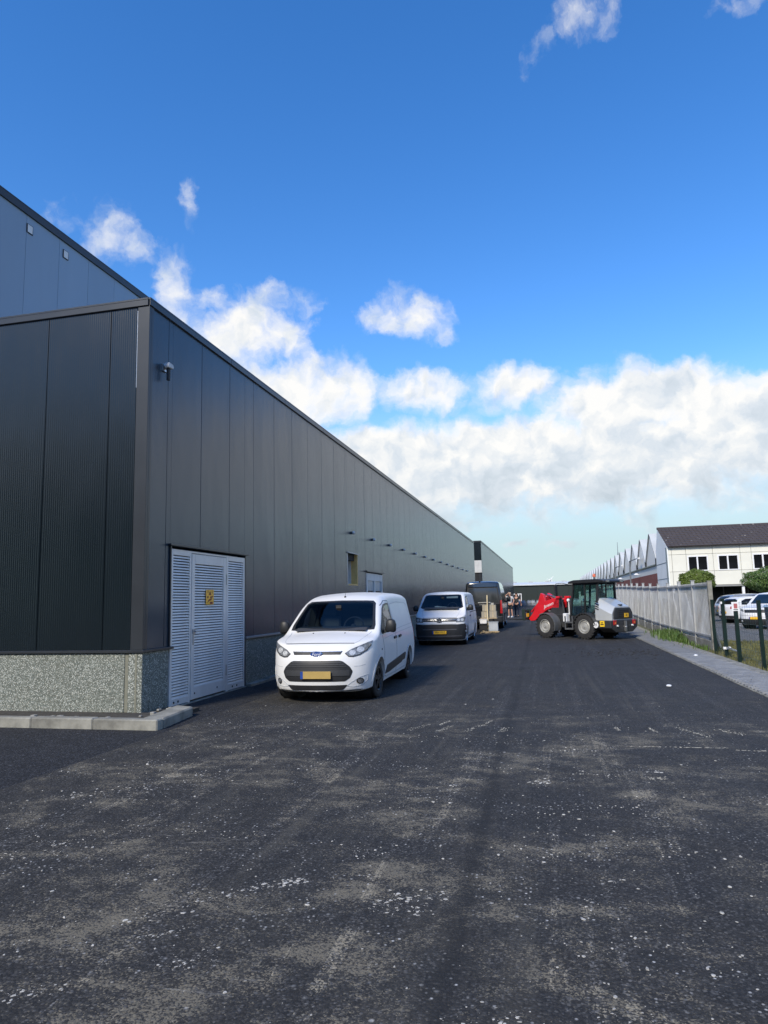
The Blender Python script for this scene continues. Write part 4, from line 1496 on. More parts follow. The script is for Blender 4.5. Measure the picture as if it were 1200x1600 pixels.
# ------------------------------------------------------------------ plants
k = NT('leaf_green')
oi = k.pos()
nz = k.noise(oi, 3.0, 4, .6)
nz2 = k.noise(oi, 40.0, 2, .5)
c = k.mix(k.ramp(nz2, .3, .7), (0.035, 0.085, 0.016), (0.085, 0.15, 0.030))
c = k.mix(k.math('MULTIPLY', k.ramp(nz, .4, .7), .5), c, (0.12, 0.16, 0.03))
k.set(Base_Color=c, Roughness=.55)
k.b.inputs['Subsurface Weight'].default_value = 0.0
M['leaf'] = k.mat
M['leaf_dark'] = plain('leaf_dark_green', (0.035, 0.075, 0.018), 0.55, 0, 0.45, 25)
M['leaf_yellow'] = plain('leaf_yellow_green', (0.10, 0.145, 0.018), 0.55, 0, 0.4, 25)
M['bark'] = plain('bark', (0.10, 0.075, 0.05), 0.9, 0, 0.3, 6, .6, 30)
def ball_tree(label, x, y, zb, zt, rx, ry, leaf, seed):
    rr = random.Random(seed)
    t = thing('clipped_tree', label, 'tree', (x, y, 0), group='round clipped trees before the office')
    m = MB()
    m.bar((x, y, -.05), (x + .05, y, zb + .4), .10, .07, 8)
    for a in range(6):
        an = a * 1.05
        m.bar((x + .04, y, zb + .1), (x + rx * .6 * math.cos(an), y + ry * .6 * math.sin(an), zb + (zt - zb) * .55), .04, .015, 6)
    m.build('trunk', M['bark'], t)
    cz, rz = (zb + zt) / 2, (zt - zb) / 2
    m = MB()
    for _ in range(15000):
        while True:
            d = Vector((rr.gauss(0, 1), rr.gauss(0, 1), rr.gauss(0, 1))).normalized()
            break
        lump = 1 + .07 * math.sin(d.x * 7 + seed) * math.sin(d.y * 6 + 1) + .06 * math.sin(d.z * 9 + d.x * 4)
        q = (rr.uniform(.55, 1.0) ** .4) * lump + max(0, rr.gauss(0, .02))
        flat = 1 - .12 * max(0, -d.z)
        p = Vector((x + d.x * rx * q * flat, y + d.y * ry * q * flat, cz + d.z * rz * q))
        s_ = rr.uniform(.03, .06)
        n_ = (d + Vector((rr.gauss(0, .7), rr.gauss(0, .7), rr.gauss(0, .7)))).normalized()
        u = n_.orthogonal().normalized()
        u = Matrix.Rotation(rr.uniform(0, 6.28), 3, n_) @ u
        v = n_.cross(u)
        m.add([p - u * s_, p + v * s_ * .5, p + u * s_, p - v * s_ * .5], [(0, 1, 2, 3)])
    m.build('crown', leaf, t, fix=False)
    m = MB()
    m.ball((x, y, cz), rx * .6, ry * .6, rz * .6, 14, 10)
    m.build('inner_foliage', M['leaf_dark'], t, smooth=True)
ball_tree('yellow-green round clipped tree rising behind the fence end', 8.6, 44, 1.6, 3.10, 1.0, 1.0, M['leaf_yellow'], 1)
ball_tree('dark green round clipped tree before the office, right picture edge', 12.75, 44, 1.55, 3.12, 1.65, 1.3, M['leaf'], 2)
def tuft(m, x, y, n, h, spread, rr, z0=None, wd=.006):
    for _ in range(n):
        a = rr.uniform(0, 6.28)
        r_ = abs(rr.gauss(0, spread))
        bx, by = x + r_ * math.cos(a), y + r_ * math.sin(a)
        z = gz(bx, by) if z0 is None else z0
        hh = h * rr.uniform(.5, 1.1)
        b = rr.uniform(0, 6.28)
        lean = hh * rr.uniform(.1, .6)
        w_ = wd * rr.uniform(.6, 1.5)
        px, py = -math.sin(b) * w_, math.cos(b) * w_
        mx_, my_ = bx + math.cos(b) * lean * .35, by + math.sin(b) * lean * .35
        tx, ty = bx + math.cos(b) * lean, by + math.sin(b) * lean
        m.add([(bx - px, by - py, z - .02), (bx + px, by + py, z - .02), (mx_ + px * .8, my_ + py * .8, z + hh * .6), (mx_ - px * .8, my_ - py * .8, z + hh * .6), (tx, ty, z + hh)],
              [(0, 1, 2, 3), (3, 2, 4)])
rr = random.Random(31)
gm = MB()
for _ in range(5200):
    x = 4.42 + abs(rr.gauss(0, 3.2))
    y = rr.uniform(12, 26.4)
    if x > 14 or (x < 4.75 and y > 22): continue
    tuft(gm, x, y, 5, rr.uniform(.03, .10), .05, rr)
o = gm.build('grass', plain('dry_grass', (0.125, 0.125, 0.045), 0.8, 0, 0.45, 1.6), None, kind='stuff', fix=False)
o['label'] = 'short dry grass strip behind the green mesh fence'
spots = [(4.5, 24.6, .16, 60), (4.48, 25.8, .26, 160), (4.45, 26.6, .36, 260), (4.42, 27.5, .42, 320), (4.45, 28.4, .40, 300), (4.46, 29.4, .30, 220), (4.5, 30.5, .24, 160), (4.5, 31.7, .2, 120), (4.52, 23.6, .12, 40), (4.5, 22.6, .16, 50)]
wordy = ['short weed clump by the second fence post', 'leafy weed clump left of the nearest low weeds', 'broad weed clump among the tallest weeds by the fence', 'tallest green weed clump at the fence foot', 'tall weed clump just beyond the tallest one', 'middling weed clump toward the wheel loader', 'small weed clump nearer the wheel loader', 'last low weed clump along the fence foot', 'tiny weed sprouts under the first fence panel', 'weed sprouts at the foot of the fence end post']
for (x, y, h_, n), lab in zip(spots, wordy):
    m = MB()
    tuft(m, x, y, n, h_, .26, rr, wd=.012)
    o = m.build('weed_clump', M['leaf'], None, fix=False)
    tag(o, lab, 'plant', 'weeds along the fence foot')
# litter on the paving
m = MB()
m.ball((3.72, 19.9, gz(3.7, 19.9) + .05), .055, .07, .03, 8, 6)
tag(m.build('litter', M['white'], None, smooth=True), 'crumpled white litter lying on the grey paving', 'litter')
m = MB()
m.ball((2.05, 13.6, .02), .05, .06, .022, 7, 5)
tag(m.build('stone_lump', M['white'], None), 'white stone lump on the asphalt near the paving', 'stone')
# ------------------------------------------------------------------ vehicle building kit
def curve(*pts):
    """monotone cubic through (x, y) points"""
    x = [p[0] for p in pts]
    y = [p[1] for p in pts]
    n = len(x)
    h = [x[i + 1] - x[i] for i in range(n - 1)]
    d = [(y[i + 1] - y[i]) / h[i] for i in range(n - 1)]
    m = [d[0]] + [0 if d[i - 1] * d[i] <= 0 else 2 * d[i - 1] * d[i] / (d[i - 1] + d[i]) for i in range(1, n - 1)] + [d[-1]]
    def f(t):
        if t <= x[0]: return y[0]
        if t >= x[-1]: return y[-1]
        i = max(j for j in range(n - 1) if x[j] <= t)
        s = (t - x[i]) / h[i]
        return ((1 + 2 * s) * (1 - s) ** 2 * y[i] + s * (1 - s) ** 2 * h[i] * m[i] + s * s * (3 - 2 * s) * y[i + 1] + s * s * (s - 1) * h[i] * m[i + 1])
    return f
class Body:
    def __init__(self, L, W, top, bot, prof, lean, rad, crown, nose=(.7, 2.5), tail=(.25, 3.0), tlean=None, lr=1.0):
        self.L, self.W = L, W
        st = []
        for i in range(20):
            st.append(nose[0] * (i / 20) ** 2 + .0015)
        s = nose[0]
        while s < L - tail[0]:
            st.append(s)
            s += .07
        for i in range(14):
            st.append(L - tail[0] * (1 - i / 14) ** 2 - .0015)
        vs, fs = [], []
        ring = None
        for s in st:
            wn_ = (1 - (1 - min(s / nose[0], 1)) ** nose[1]) ** (1 / nose[1])
            wt = (1 - (1 - min((L - s) / tail[0], 1)) ** tail[1]) ** (1 / tail[1])
            wp = W * wn_ * wt
            zt, zb = top(s), bot(s)
            r = min(rad(s), .45 * (zt - zb))
            cr = crown(s)
            pts = [(0, zb), (wp * prof(zb) * .5, zb), (wp * prof(zb) * .92, zb)]
            ns = 20
            for i in range(ns + 1):
                z = zb + .03 + (zt - r - zb - .03) * i / ns
                pts.append((wp * prof(z), z))
            xe = pts[-1][0]
            rx = min(r, xe * .6)
            cx = xe - rx
            for i in range(1, 8):
                a = math.pi / 2 * i / 7
                pts.append((cx + rx * math.cos(a), zt - r + (r - cr) * math.sin(a)))
            for i in range(1, 6):
                q = 1 - i / 5
                pts.append((cx * q, zt - cr * q * q))
            full = pts + [(-x, z) for (x, z) in pts[-2:0:-1]]
            b1 = max(0, 1 - s / lr) ** 2
            b2 = max(0, 1 - (L - s) / .8) ** 2
            base = len(vs)
            for (x, z) in full:
                vs.append((x, s + lean(z) * b1 - (tlean(z) * b2 if tlean else 0), z))
            n = len(full)
            if ring is not None:
                fs += [(ring + i, ring + (i + 1) % n, base + (i + 1) % n, base + i) for i in range(n)]
            else:
                fs += [(base + i + 1, base + i, base + (n - i) % n, base + n - i - 1) if i else (base + 1, base, base + n - 1) for i in range(n // 2 - 1)] + [(base + n // 2, base + n // 2 - 1, base + n // 2 + 1)]
            ring = base
        fs += [(ring + n - i - 1, ring + (n - i) % n, ring + i, ring + i + 1) if i else (ring + n - 1, ring, ring + 1) for i in range(n // 2 - 1)] + [(ring + n // 2 + 1, ring + n // 2 - 1, ring + n // 2)]
        self.v, self.f = vs, fs
        self.bvh = BVHTree.FromPolygons([Vector(p) for p in vs], fs)
    def build(self, name, mat, parent, arches=(), ar=.38, ax0=.5, front=None, side=None, yback=2.35):
        m = MB()
        m.add(self.v, self.f)
        o = m.build(name, mat, parent, center=(0, 0, 0))
        o.data.materials.append(M['cabin'])
        if arches:
            c = MB()
            for (y, z) in arches:
                for sg in (-1, 1):
                    c.bar((sg * ax0, y, z), (sg * (self.W + .3), y, z), ar, n=40)
            if front:
                c.prism(front, -.5, yback, 'y', mi=1)
            if side:
                c.prism(side, -1.5, 1.5, 'x', mi=1)
            co = c.build('cut', [mat, M['cabin']], None, center=(0, 0, 0))
            o.parent = None
            md = o.modifiers.new('b', 'BOOLEAN')
            md.operation = 'DIFFERENCE'
            md.object = co
            md.solver = 'EXACT'
            md.use_self = True
            md.material_mode = 'TRANSFER'
            bpy.context.view_layer.update()
            o.location = (0, 0, 0)
            bpy.context.view_layer.update()
            me = bpy.data.meshes.new_from_object(o.evaluated_get(bpy.context.evaluated_depsgraph_get()))
            o.modifiers.clear()
            old = o.data
            o.data = me
            bpy.data.meshes.remove(old)
            bpy.data.objects.remove(co)
            o.parent = parent
        smooth_mesh(o.data, 38)
        return o
    def hit(self, a, b, side):
        big = 20
        if side == 'F': o, d = Vector((a, -big, b)), Vector((0, 1, 0))
        elif side == 'B': o, d = Vector((a, big, b)), Vector((0, -1, 0))
        elif side == 'R': o, d = Vector((big, a, b)), Vector((-1, 0, 0))
        elif side == 'L': o, d = Vector((-big, a, b)), Vector((1, 0, 0))
        else: o, d = Vector((a, b, big)), Vector((0, 0, -1))
        p, n, i, ds = self.bvh.ray_cast(o, d)
        if p is None:
            q = {'F': (a, 0, b), 'B': (a, self.L, b), 'R': (self.W, a, b), 'L': (-self.W, a, b)}.get(side, (a, b, 2))
            p, n, i, ds = self.bvh.find_nearest(Vector(q))
        if n.dot(d) > 0: n = -n
        return p, n
    def patch(self, name, poly, side, mat, parent, off=.004, res=.05, skirt=.012, rnd=0.0, smooth=True):
        """a thin shaped piece laid on the body, outline given in the plane across the view"""
        if rnd: poly = round_poly(poly, rnd)
        bm = bmesh.new()
        f = bm.faces.new([bm.verts.new((p[0], p[1], 0)) for p in poly])
        bmesh.ops.triangulate(bm, faces=[f])
        for _ in range(7):
            es = [e for e in bm.edges if e.calc_length() > res]
            if not es: break
            bmesh.ops.subdivide_edges(bm, edges=es, cuts=1)
            bmesh.ops.triangulate(bm, faces=[f for f in bm.faces if len(f.verts) > 3])
        bm.normal_update()
        hits = {}
        for v in bm.verts:
            hits[v] = self.hit(v.co.x, v.co.y, side)
        border = [e for e in bm.edges if len(e.link_faces) == 1]
        low = {}
        for e in border:
            for v in e.verts:
                if v not in low:
                    p, n = hits[v]
                    low[v] = bm.verts.new(p + n * (off - skirt))
        for v in list(hits):
            p, n = hits[v]
            v.co = p + n * off
        for e in border:
            a, b = e.verts
            bm.faces.new((a, b, low[b], low[a]))
        bmesh.ops.recalc_face_normals(bm, faces=bm.faces)
        me = bpy.data.meshes.new(name)
        co = np.array([v.co[:] for v in bm.verts])
        c = Vector((co.min(0) + co.max(0)) / 2)
        bmesh.ops.translate(bm, verts=bm.verts, vec=-c)
        bm.to_mesh(me)
        bm.free()
        me.materials.append(mat)
        if smooth: smooth_mesh(me, 40)
        o = bpy.data.objects.new(name, me)
        return link(o, parent, c)
    def frame(self, name, outer, inner, side, mat, parent):
        """border between two outlines: a ring of strips laid on the body"""
        n = 72
        def resample(poly):
            c = Vector((sum(p[0] for p in inner) / len(inner), sum(p[1] for p in inner) / len(inner)))
            out = []
            for i in range(n):
                a = 2 * math.pi * i / n
                d = Vector((math.cos(a), math.sin(a)))
                best = None
                for j in range(len(poly)):
                    p, q = Vector(poly[j - 1]), Vector(poly[j])
                    e = q - p
                    den = d.x * e.y - d.y * e.x
                    if abs(den) < 1e-9: continue
                    w_ = p - c
                    t_ = (w_.x * e.y - w_.y * e.x) / den
                    u_ = (w_.x * d.y - w_.y * d.x) / den
                    if t_ > 0 and -1e-6 <= u_ <= 1 + 1e-6 and (best is None or t_ > best): best = t_
                out.append(tuple(c + d * (best or 0)))
            return out
        ro, ri = resample(outer), resample(inner)
        m = MB()
        vs = []
        for a, b in zip(ro, ri):
            for p_, off in ((a, -.004), (a, .005), (b, .008), (b, -.03)):
                h, nn = self.hit(p_[0], p_[1], side)
                vs.append(h + nn * off)
        fs = []
        for i in range(n):
            j = (i + 1) % n
            for q in range(3):
                fs.append((i * 4 + q, j * 4 + q, j * 4 + q + 1, i * 4 + q + 1))
        m.add(vs, fs)
        return m.build(name, mat, parent, smooth=40)
    def strip(self, name, pts, wd, side, mat, parent, off=.0025):
        """a line (shut line, crease, trim) following the body"""
        L_, R_ = [], []
        for i, p in enumerate(pts):
            a = Vector(pts[max(0, i - 1)])
            b = Vector(pts[min(len(pts) - 1, i + 1)])
            d = (b - a).normalized()
            n = Vector((-d.y, d.x)) * wd / 2
            L_.append(tuple(Vector(p) + n))
            R_.append(tuple(Vector(p) - n))
        return self.patch(name, L_ + R_[::-1], side, mat, parent, off, .06, .005)
def cabin_fit(t, z0, yseat, xs, ywheel, xw):
    """seats, steering wheel and dashboard seen through the glass"""
    for sg in (-1, 1):
        m = MB()
        m.box(sg * xs - .22, sg * xs + .22, yseat, yseat + .12, z0 - .02, z0 + .20)
        m.box(sg * xs - .12, sg * xs + .12, yseat + .01, yseat + .10, z0 + .21, z0 + .36)
        m.build('seat', plain('seat_cloth', (.05, .054, .06), .85), t, bevel=.03)
    m = MB()
    m.lathe([(0, .165), (.016, .18), (0, .195), (-.016, .18)], 24, axis='y', c=(xw, 0, 0), closed=True)
    for v in m.v:
        v.y, v.z = ywheel + v.y * .9 + v.z * .45, z0 + .04 + v.z * .85
    m.bar((xw, ywheel, z0 + .04), (xw, ywheel - .1, z0 - .06), .05, .05, 10)
    m.build('steering_wheel', plain('wheel_black', (.03, .032, .036), .5), t, smooth=True)
    m = MB()
    m.prism([(ywheel - .42, z0 - .03), (ywheel - .30, z0 + .015), (ywheel - .06, z0 + .035), (ywheel + .02, z0 - .03)], -.66, .66, 'x')
    m.build('dashboard', plain('dash_grey', (.045, .048, .055), .7), t, bevel=.01)
    m = MB()
    m.box(-.05, .05, ywheel + .16, ywheel + .19, z0 + .36, z0 + .42)
    m.build('rear_view_mirror', M['black'], t)
def round_poly(poly, r, n=4):
    out = []
    k = len(poly)
    for i in range(k):
        p0, p1, p2 = Vector(poly[i - 1]), Vector(poly[i]), Vector(poly[(i + 1) % k])
        a, b = (p0 - p1), (p2 - p1)
        q = min(r, a.length * .45, b.length * .45)
        a, b = p1 + a.normalized() * q, p1 + b.normalized() * q
        for j in range(n + 1):
            t = j / n
            out.append(tuple(a * (1 - t) ** 2 + p1 * 2 * t * (1 - t) + b * t * t))
    return out
def mirx(poly):
    return [(-x, z) for (x, z) in poly]
def wheel(parent, c, sg, rad, wd, rimr, rim_mat, spokes=5, name='wheel', hubcap=False, steer=0.0, lug=False, spoke_w=.07):
    """wheel > tyre, rim, hub; sg is the outward side"""
    h = wd / 2
    m = MB()
    prof = [(-h * .9, rimr), (-h, rimr + .02), (-h * 1.03, rimr + (rad - rimr) * .5), (-h * .93, rad - .02), (-h * .8, rad - .004)]
    for q in (-.5, -.17, .17, .5):
        prof += [(h * (q - .06), rad), (h * (q - .05), rad - .009), (h * (q + .05), rad - .009), (h * (q + .06), rad)]
    prof += [(h * .8, rad - .004), (h * .93, rad - .02), (h * 1.03, rimr + (rad - rimr) * .5), (h, rimr + .02), (h * .9, rimr)]
    m.lathe(prof, 40, c=c)
    if lug:
        for i in range(22):
            for s2 in (-1, 1):
                a = 2 * math.pi * (i + (.5 if s2 > 0 else 0)) / 22
                ca, sa = math.cos(a), math.sin(a)
                x0, x1 = (0.01 * s2, s2 * h * .98)
                a2 = a + .16
                for (xa, xb, aa, ab) in ((x0, x1, a, a2),):
                    vs = []
                    for (xx, an) in ((xa, aa), (xb, ab)):
                        for (da, rr_) in ((-.055, rad - .02), (.055, rad - .02), (.05, rad + .025), (-.05, rad + .025)):
                            vs.append((c[0] + xx, c[1] + rr_ * math.cos(an + da), c[2] + rr_ * math.sin(an + da)))
                    m.add(vs, [(0, 1, 2, 3), (7, 6, 5, 4), (0, 4, 5, 1), (1, 5, 6, 2), (2, 6, 7, 3), (3, 7, 4, 0)])
    ty = m.build('wheel', M['rubber'], parent, smooth=35)
    m = MB()
    f = sg
    m.lathe([(-f * h * .8, rimr * .96), (f * h * .95, rimr + .004), (f * h * .98, rimr - .012), (f * h * .78, rimr - .03), (f * h * .2, rimr * .86)], 32, c=c)
    if hubcap:
        m.lathe([(f * h * .62, rimr * .88), (f * h * .80, rimr * .72), (f * h * .70, rimr * .5), (f * h * .86, rimr * .2), (f * h * .88, .001)], 32, c=c)
    else:
        m.lathe([(f * h * .15, rimr * .9), (f * h * .1, .001)], 24, c=c)
        for i in range(spokes):
            a = 2 * math.pi * i / spokes + .3
            d = Vector((0, math.cos(a), math.sin(a)))
            p = Vector(c)
            m.beam(p + d * .04 + Vector((f * h * .75, 0, 0)), p + d * rimr * .97 + Vector((f * h * .72, 0, 0)), spoke_w, .035, up=(1, 0, 0))
    m.build('rim', rim_mat, ty, smooth=35)
    m = MB()
    m.bar((c[0] + f * h * .5, c[1], c[2]), (c[0] + f * h * .98, c[1], c[2]), rimr * .2, rimr * .16, 14)
    m.build('hub', M['black'] if not hubcap else rim_mat, ty)
    if steer:
        ty.rotation_euler = (0, 0, steer)
    return ty
def liner(parent, c, sg, r, x0, x1):
    m = MB()
    m.lathe([(sg * x0, .001), (sg * x0, r), (sg * x1, r)], 40, c=(0, c[0], c[1]))
    return m.build('wheel_arch', M['black'], parent, fix=False)
def plate(parent, c, wd, ht, txt, facing=-1, mat=None, blue=True):
    m = MB()
    y = c[1]
    m.box(c[0] - wd / 2, c[0] + wd / 2, y - .006, y + .006, c[2] - ht / 2, c[2] + ht / 2)
    o = m.build('number_plate', mat or M['yellow'], parent, bevel=.002)
    if blue:
        m = MB()
        x0 = c[0] - wd / 2 if facing < 0 else c[0] + wd / 2 - .045
        m.box(x0, x0 + .045, y + facing * .0085, y + facing * .006, c[2] - ht / 2, c[2] + ht / 2)
        m.build('country_strip', M['blue'], o)
    if txt:
        rot = Matrix.Rotation(R(90), 4, 'X') if facing < 0 else Matrix.Rotation(R(180), 4, 'Z') @ Matrix.Rotation(R(90), 4, 'X')
        text_obj(txt, ht * .85, M['ink'], o, Matrix.Translation((c[0] + .02, y + facing * .009, c[2])) @ rot, 'plate_lettering', .001, sx=.95)
    return o
def mirror_part(parent, x, y, z, sg, wd, ht, mat=None):
    m = MB()
    m.prism([(x + sg * .05, z - ht * .42), (x + sg * (.05 + wd), z - ht * .5), (x + sg * (.05 + wd * 1.05), z + ht * .2), (x + sg * (.05 + wd * .8), z + ht * .5), (x + sg * .09, z + ht * .45)], y - .06, y + .06, 'y')
    o = m.build('wing_mirror', mat or M['black'], parent, bevel=.03, smooth=60)
    m = MB()
    m.prism([(x - sg * .04, z - ht * .55), (x + sg * .12, z - ht * .48), (x + sg * .12, z - ht * .25), (x - sg * .04, z - ht * .3)], y - .03, y + .09, 'y')
    m.build('mirror_arm', mat or M['black'], o, bevel=.01)
    return o

# ------------------------------------------------------------------ white panel van nearest the camera
def small_van():
    t = thing('panel_van', 'white panel van with black mirrors parked nearest the camera', 'van', (-3.80, 11.03, 0), R(1.7), local=True)
    L = 4.82
    prof = curve((.12, .88), (.25, .945), (.45, .985), (.75, 1.0), (.98, .985), (1.12, .955), (1.3, .915), (1.6, .845), (1.88, .785))
    top = curve((0, .93), (.08, .965), (.25, 1.015), (.55, 1.08), (.92, 1.145), (1.02, 1.19), (1.35, 1.42), (1.70, 1.655), (1.85, 1.725), (2.1, 1.795), (2.6, 1.845), (3.4, 1.86), (4.3, 1.84), (4.7, 1.79), (4.82, 1.72))
    bot = curve((0, .20), (.3, .18), (.7, .20), (4.2, .22), (4.82, .32))
    lean = curve((.1, .10), (.25, .03), (.45, 0), (.62, .015), (.78, .06), (.95, .16), (1.2, .2))
    rad = curve((0, .05), (.5, .10), (.95, .12), (1.3, .15), (1.9, .19), (4.82, .17))
    crown = curve((0, .02), (.5, .045), (.95, .05), (1.4, .035), (2.2, .035), (4.82, .03))
    B = Body(L, .918, top, bot, prof, lean, rad, crown, (.78, 2.35), (.22, 3.2), curve((.2, .02), (.8, 0), (1.2, .05), (1.9, .16)))
    AX = ((.90, .32), (3.96, .32))
    wsg_ = [(-.72, 1.185), (.72, 1.185), (.735, 1.22), (.625, 1.632), (.58, 1.645), (0, 1.655), (-.58, 1.645), (-.625, 1.632), (-.735, 1.22)]
    dwg_ = [(1.56, 1.12), (1.62, 1.42), (1.74, 1.525), (1.88, 1.572), (2.15, 1.595), (2.28, 1.59), (2.345, 1.20), (2.0, 1.158)]
    B.build('body', M['paint_white'], t, AX, .375, .52, wsg_, dwg_)
    cabin_fit(t, 1.185, 2.12, .36, 1.34, .33)
    for (y, z) in AX:
        for sg in (-1, 1):
            liner(t, (y, z), sg, .372, .53, .80)
            x = sg * .775
            wheel(t, (x, y, .318), sg, .318, .205, .205, M['rim_black'], 5, steer=R(-4) if y < 2 else 0)
    # arch lips
    for (y, z) in AX:
        for sg, sd in ((1, 'R'), (-1, 'L')):
            pts = [(y + .40 * math.cos(a), z + .40 * math.sin(a)) for a in np.linspace(R(-12), R(192), 22)]
            B.strip('arch_lip', pts, .045, sd, M['paint_white'], t, .010)
    # windscreen and its black border
    ws = [(-.775, 1.155), (.775, 1.155), (.79, 1.20), (.665, 1.655), (.60, 1.675), (0, 1.688), (-.60, 1.675), (-.665, 1.655), (-.79, 1.20)]
    B.frame('windscreen_border', ws, wsg_, 'F', M['black'], t)
    B.patch('windscreen', wsg_, 'F', M['clear_glass'], t, .006, .06, .004)
    for (x0, x1) in ((-.62, .05), (.02, .62)):
        pts = [(x0 + (x1 - x0) * q / 6, 1.172 + .012 * math.sin(q * .5)) for q in range(7)]
        B.strip('wiper', pts, .018, 'F', M['black'], t, .014)
    for x in (-.28, .30):
        p, n = B.hit(x, 1.115, 'F')
        m = MB()
        m.ball(p, .016, .02, .012, 8, 5)
        m.build('washer_nozzle', M['black'], t)
    # bonnet lines
    B.strip('bonnet_line', [(-.60, .967), (-.35, .972), (0, .974), (.35, .972), (.60, .967)], .010, 'F', M['seam'], t)
    for sg in (-1, 1):
        B.strip('bonnet_line', [(sg * .60, .967), (sg * .66, 1.0), (sg * .70, 1.06), (sg * .745, 1.13)], .008, 'F', M['seam_soft'], t)
    # upper slot with badge
    B.patch('upper_slot', [(-.425, .835), (-.40, .795), (.40, .795), (.425, .835), (.43, .85), (-.43, .85)], 'F', M['black'], t, .004, .05)
    B.strip('slot_chrome', [(-.41, .842), (0, .845), (.41, .842)], .010, 'F', M['chrome'], t, .009)
    p, n = B.hit(0, .808, 'F')
    m = MB()
    m.lathe([(p.y - .028, .001), (p.y - .028, .085), (p.y - .018, .098), (p.y + .01, .10)], 28, axis='y')
    for v in m.v:
        v.x *= 1.12
        v.z = v.z * .46 + .808
    bd = m.build('badge', M['chrome'], t, smooth=True)
    m = MB()
    m.lathe([(p.y - .031, .001), (p.y - .031, .088), (p.y - .02, .09)], 28, axis='y')
    for v in m.v:
        v.x *= 1.1
        v.z = v.z * .43 + .808
    m.build('badge_field', M['blue'], bd)
    text_obj('Ford', .075, M['white'], bd, Matrix.Translation((0, p.y - .033, .806)) @ Matrix.Rotation(R(90), 4, 'X'), 'badge_lettering', .001, .3)
    # main grille
    gp = [(-.60, .52), (-.555, .60), (-.45, .685), (-.40, .70), (.40, .70), (.45, .685), (.555, .60), (.60, .52), (.56, .42), (.48, .365), (-.48, .365), (-.56, .42)]
    g_ = B.patch('grille', gp, 'F', M['black'], t, .005, .05, rnd=.02)
    for z, hw in ((.665, .42), (.635, .47), (.605, .50)):
        B.strip('grille_bar', [(-hw, z), (0, z), (hw, z)], .012, 'F', plain('grille_grey', (.05, .052, .055), .4), g_, .014)
    B.patch('bumper_beam', [(-.545, .455), (-.55, .545), (.55, .545), (.545, .455)], 'F', plain('bumper_dark', (.035, .037, .04), .5), g_, .016, .06)
    B.patch('lower_grille', [(-.52, .305), (-.44, .225), (.44, .225), (.52, .305)], 'F', M['black'], t, .005, .06, rnd=.02)
    p, n = B.hit(0, .46, 'F')
    plate(t, (0.01, p.y - .032, .475), .52, .12, '', -1, M['tan'])
    for sg in (-1, 1):
        hl = [(.475, .815), (.53, .765), (.60, .757), (.70, .785), (.79, .845), (.845, .93), (.868, 1.0), (.80, .975), (.68, .925), (.56, .875)]
        q = hl if sg > 0 else mirx(hl)
        h_ = B.patch('headlight', q, 'F', M['lamp_glass'], t, .006, .04, rnd=.02)
        for (lx, lz, lr_) in ((.585, .818, .050), (.70, .865, .056)):
            B.patch('reflector', [(sg * (lx + lr_ * math.cos(a)), lz + lr_ * .8 * math.sin(a)) for a in np.linspace(0, 6.28, 16)[:-1]], 'F', M['lamp_bulb'], h_, .010, .03)
        B.strip('headlight_rim', [(sg * x, z) for (x, z) in hl[:6]], .014, 'F', M['black'], h_, .010)
        fg = [(.50, .285), (.60, .27), (.74, .29), (.80, .36), (.81, .45), (.70, .42), (.58, .35)]
        B.strip('bumper_crease', [(sg * x, z) for (x, z) in fg + fg[:1]], .014, 'F', M['seam_soft'], t, .004)
        fl_ = B.patch('fog_lamp', [(sg * (.70 + .052 * math.cos(a)), .36 + .05 * math.sin(a)) for a in np.linspace(0, 6.28, 18)[:-1]], 'F', M['black'], t, .008, .04)
        B.patch('fog_lens', [(sg * (.70 + .036 * math.cos(a)), .36 + .035 * math.sin(a)) for a in np.linspace(0, 6.28, 16)[:-1]], 'F', M['lamp_glass'], fl_, .014, .03)
        B.strip('bumper_crease', [(sg * .78, .62), (sg * .70, .60), (sg * .62, .60)], .008, 'F', M['seam_soft'], t, .003)
    B.strip('bumper_lip', [(-.72, .215), (-.4, .205), (0, .20), (.4, .205), (.72, .215)], .02, 'F', M['seam'], t, .002)
    # sides
    for sg, sd in ((1, 'R'), (-1, 'L')):
        dw = [(1.12, 1.06), (1.20, 1.145), (1.42, 1.33), (1.68, 1.525), (1.86, 1.60), (2.15, 1.625), (2.32, 1.62), (2.40, 1.17), (2.0, 1.125), (1.55, 1.085)]
        B.frame('door_window_border', dw, dwg_, sd, M['black'], t)
        B.patch('door_window', dwg_, sd, M['clear_glass'], t, .006, .06, .004)
        B.patch('quarter_window', [(1.24, 1.125), (1.46, 1.33), (1.53, 1.36), (1.50, 1.125)], sd, M['glass'], t, .006, .06, rnd=.01)
        B.patch('rub_strip', [(1.34, .36), (1.52, .50), (3.40, .60), (3.46, .56), (3.36, .46), (3.05, .455), (3.0, .43), (1.7, .36)], sd, M['black'], t, .012, .08, rnd=.02)
        B.strip('door_line', [(1.20, 1.05), (1.26, .8), (1.27, .5), (1.32, .33), (1.6, .28)], .010, sd, M['seam'], t)
        B.strip('door_line', [(2.44, .27), (2.47, .6), (2.46, 1.1), (2.40, 1.55), (2.32, 1.67), (2.0, 1.67), (1.7, 1.58)], .010, sd, M['seam'], t)
        B.strip('side_door_line', [(2.46, 1.1), (3.3, 1.13), (4.55, 1.16)], .012, sd, M['seam_soft'], t)
        B.strip('side_panel_line', [(2.50, 1.18), (2.46, 1.60), (3.2, 1.64), (4.2, 1.62), (4.4, 1.56), (4.5, 1.2)], .014, sd, M['seam_soft'], t)
        B.strip('shoulder_crease', [(1.35, .985), (2.2, 1.02), (3.2, 1.05), (4.5, 1.08)], .012, sd, M['seam_soft'], t)
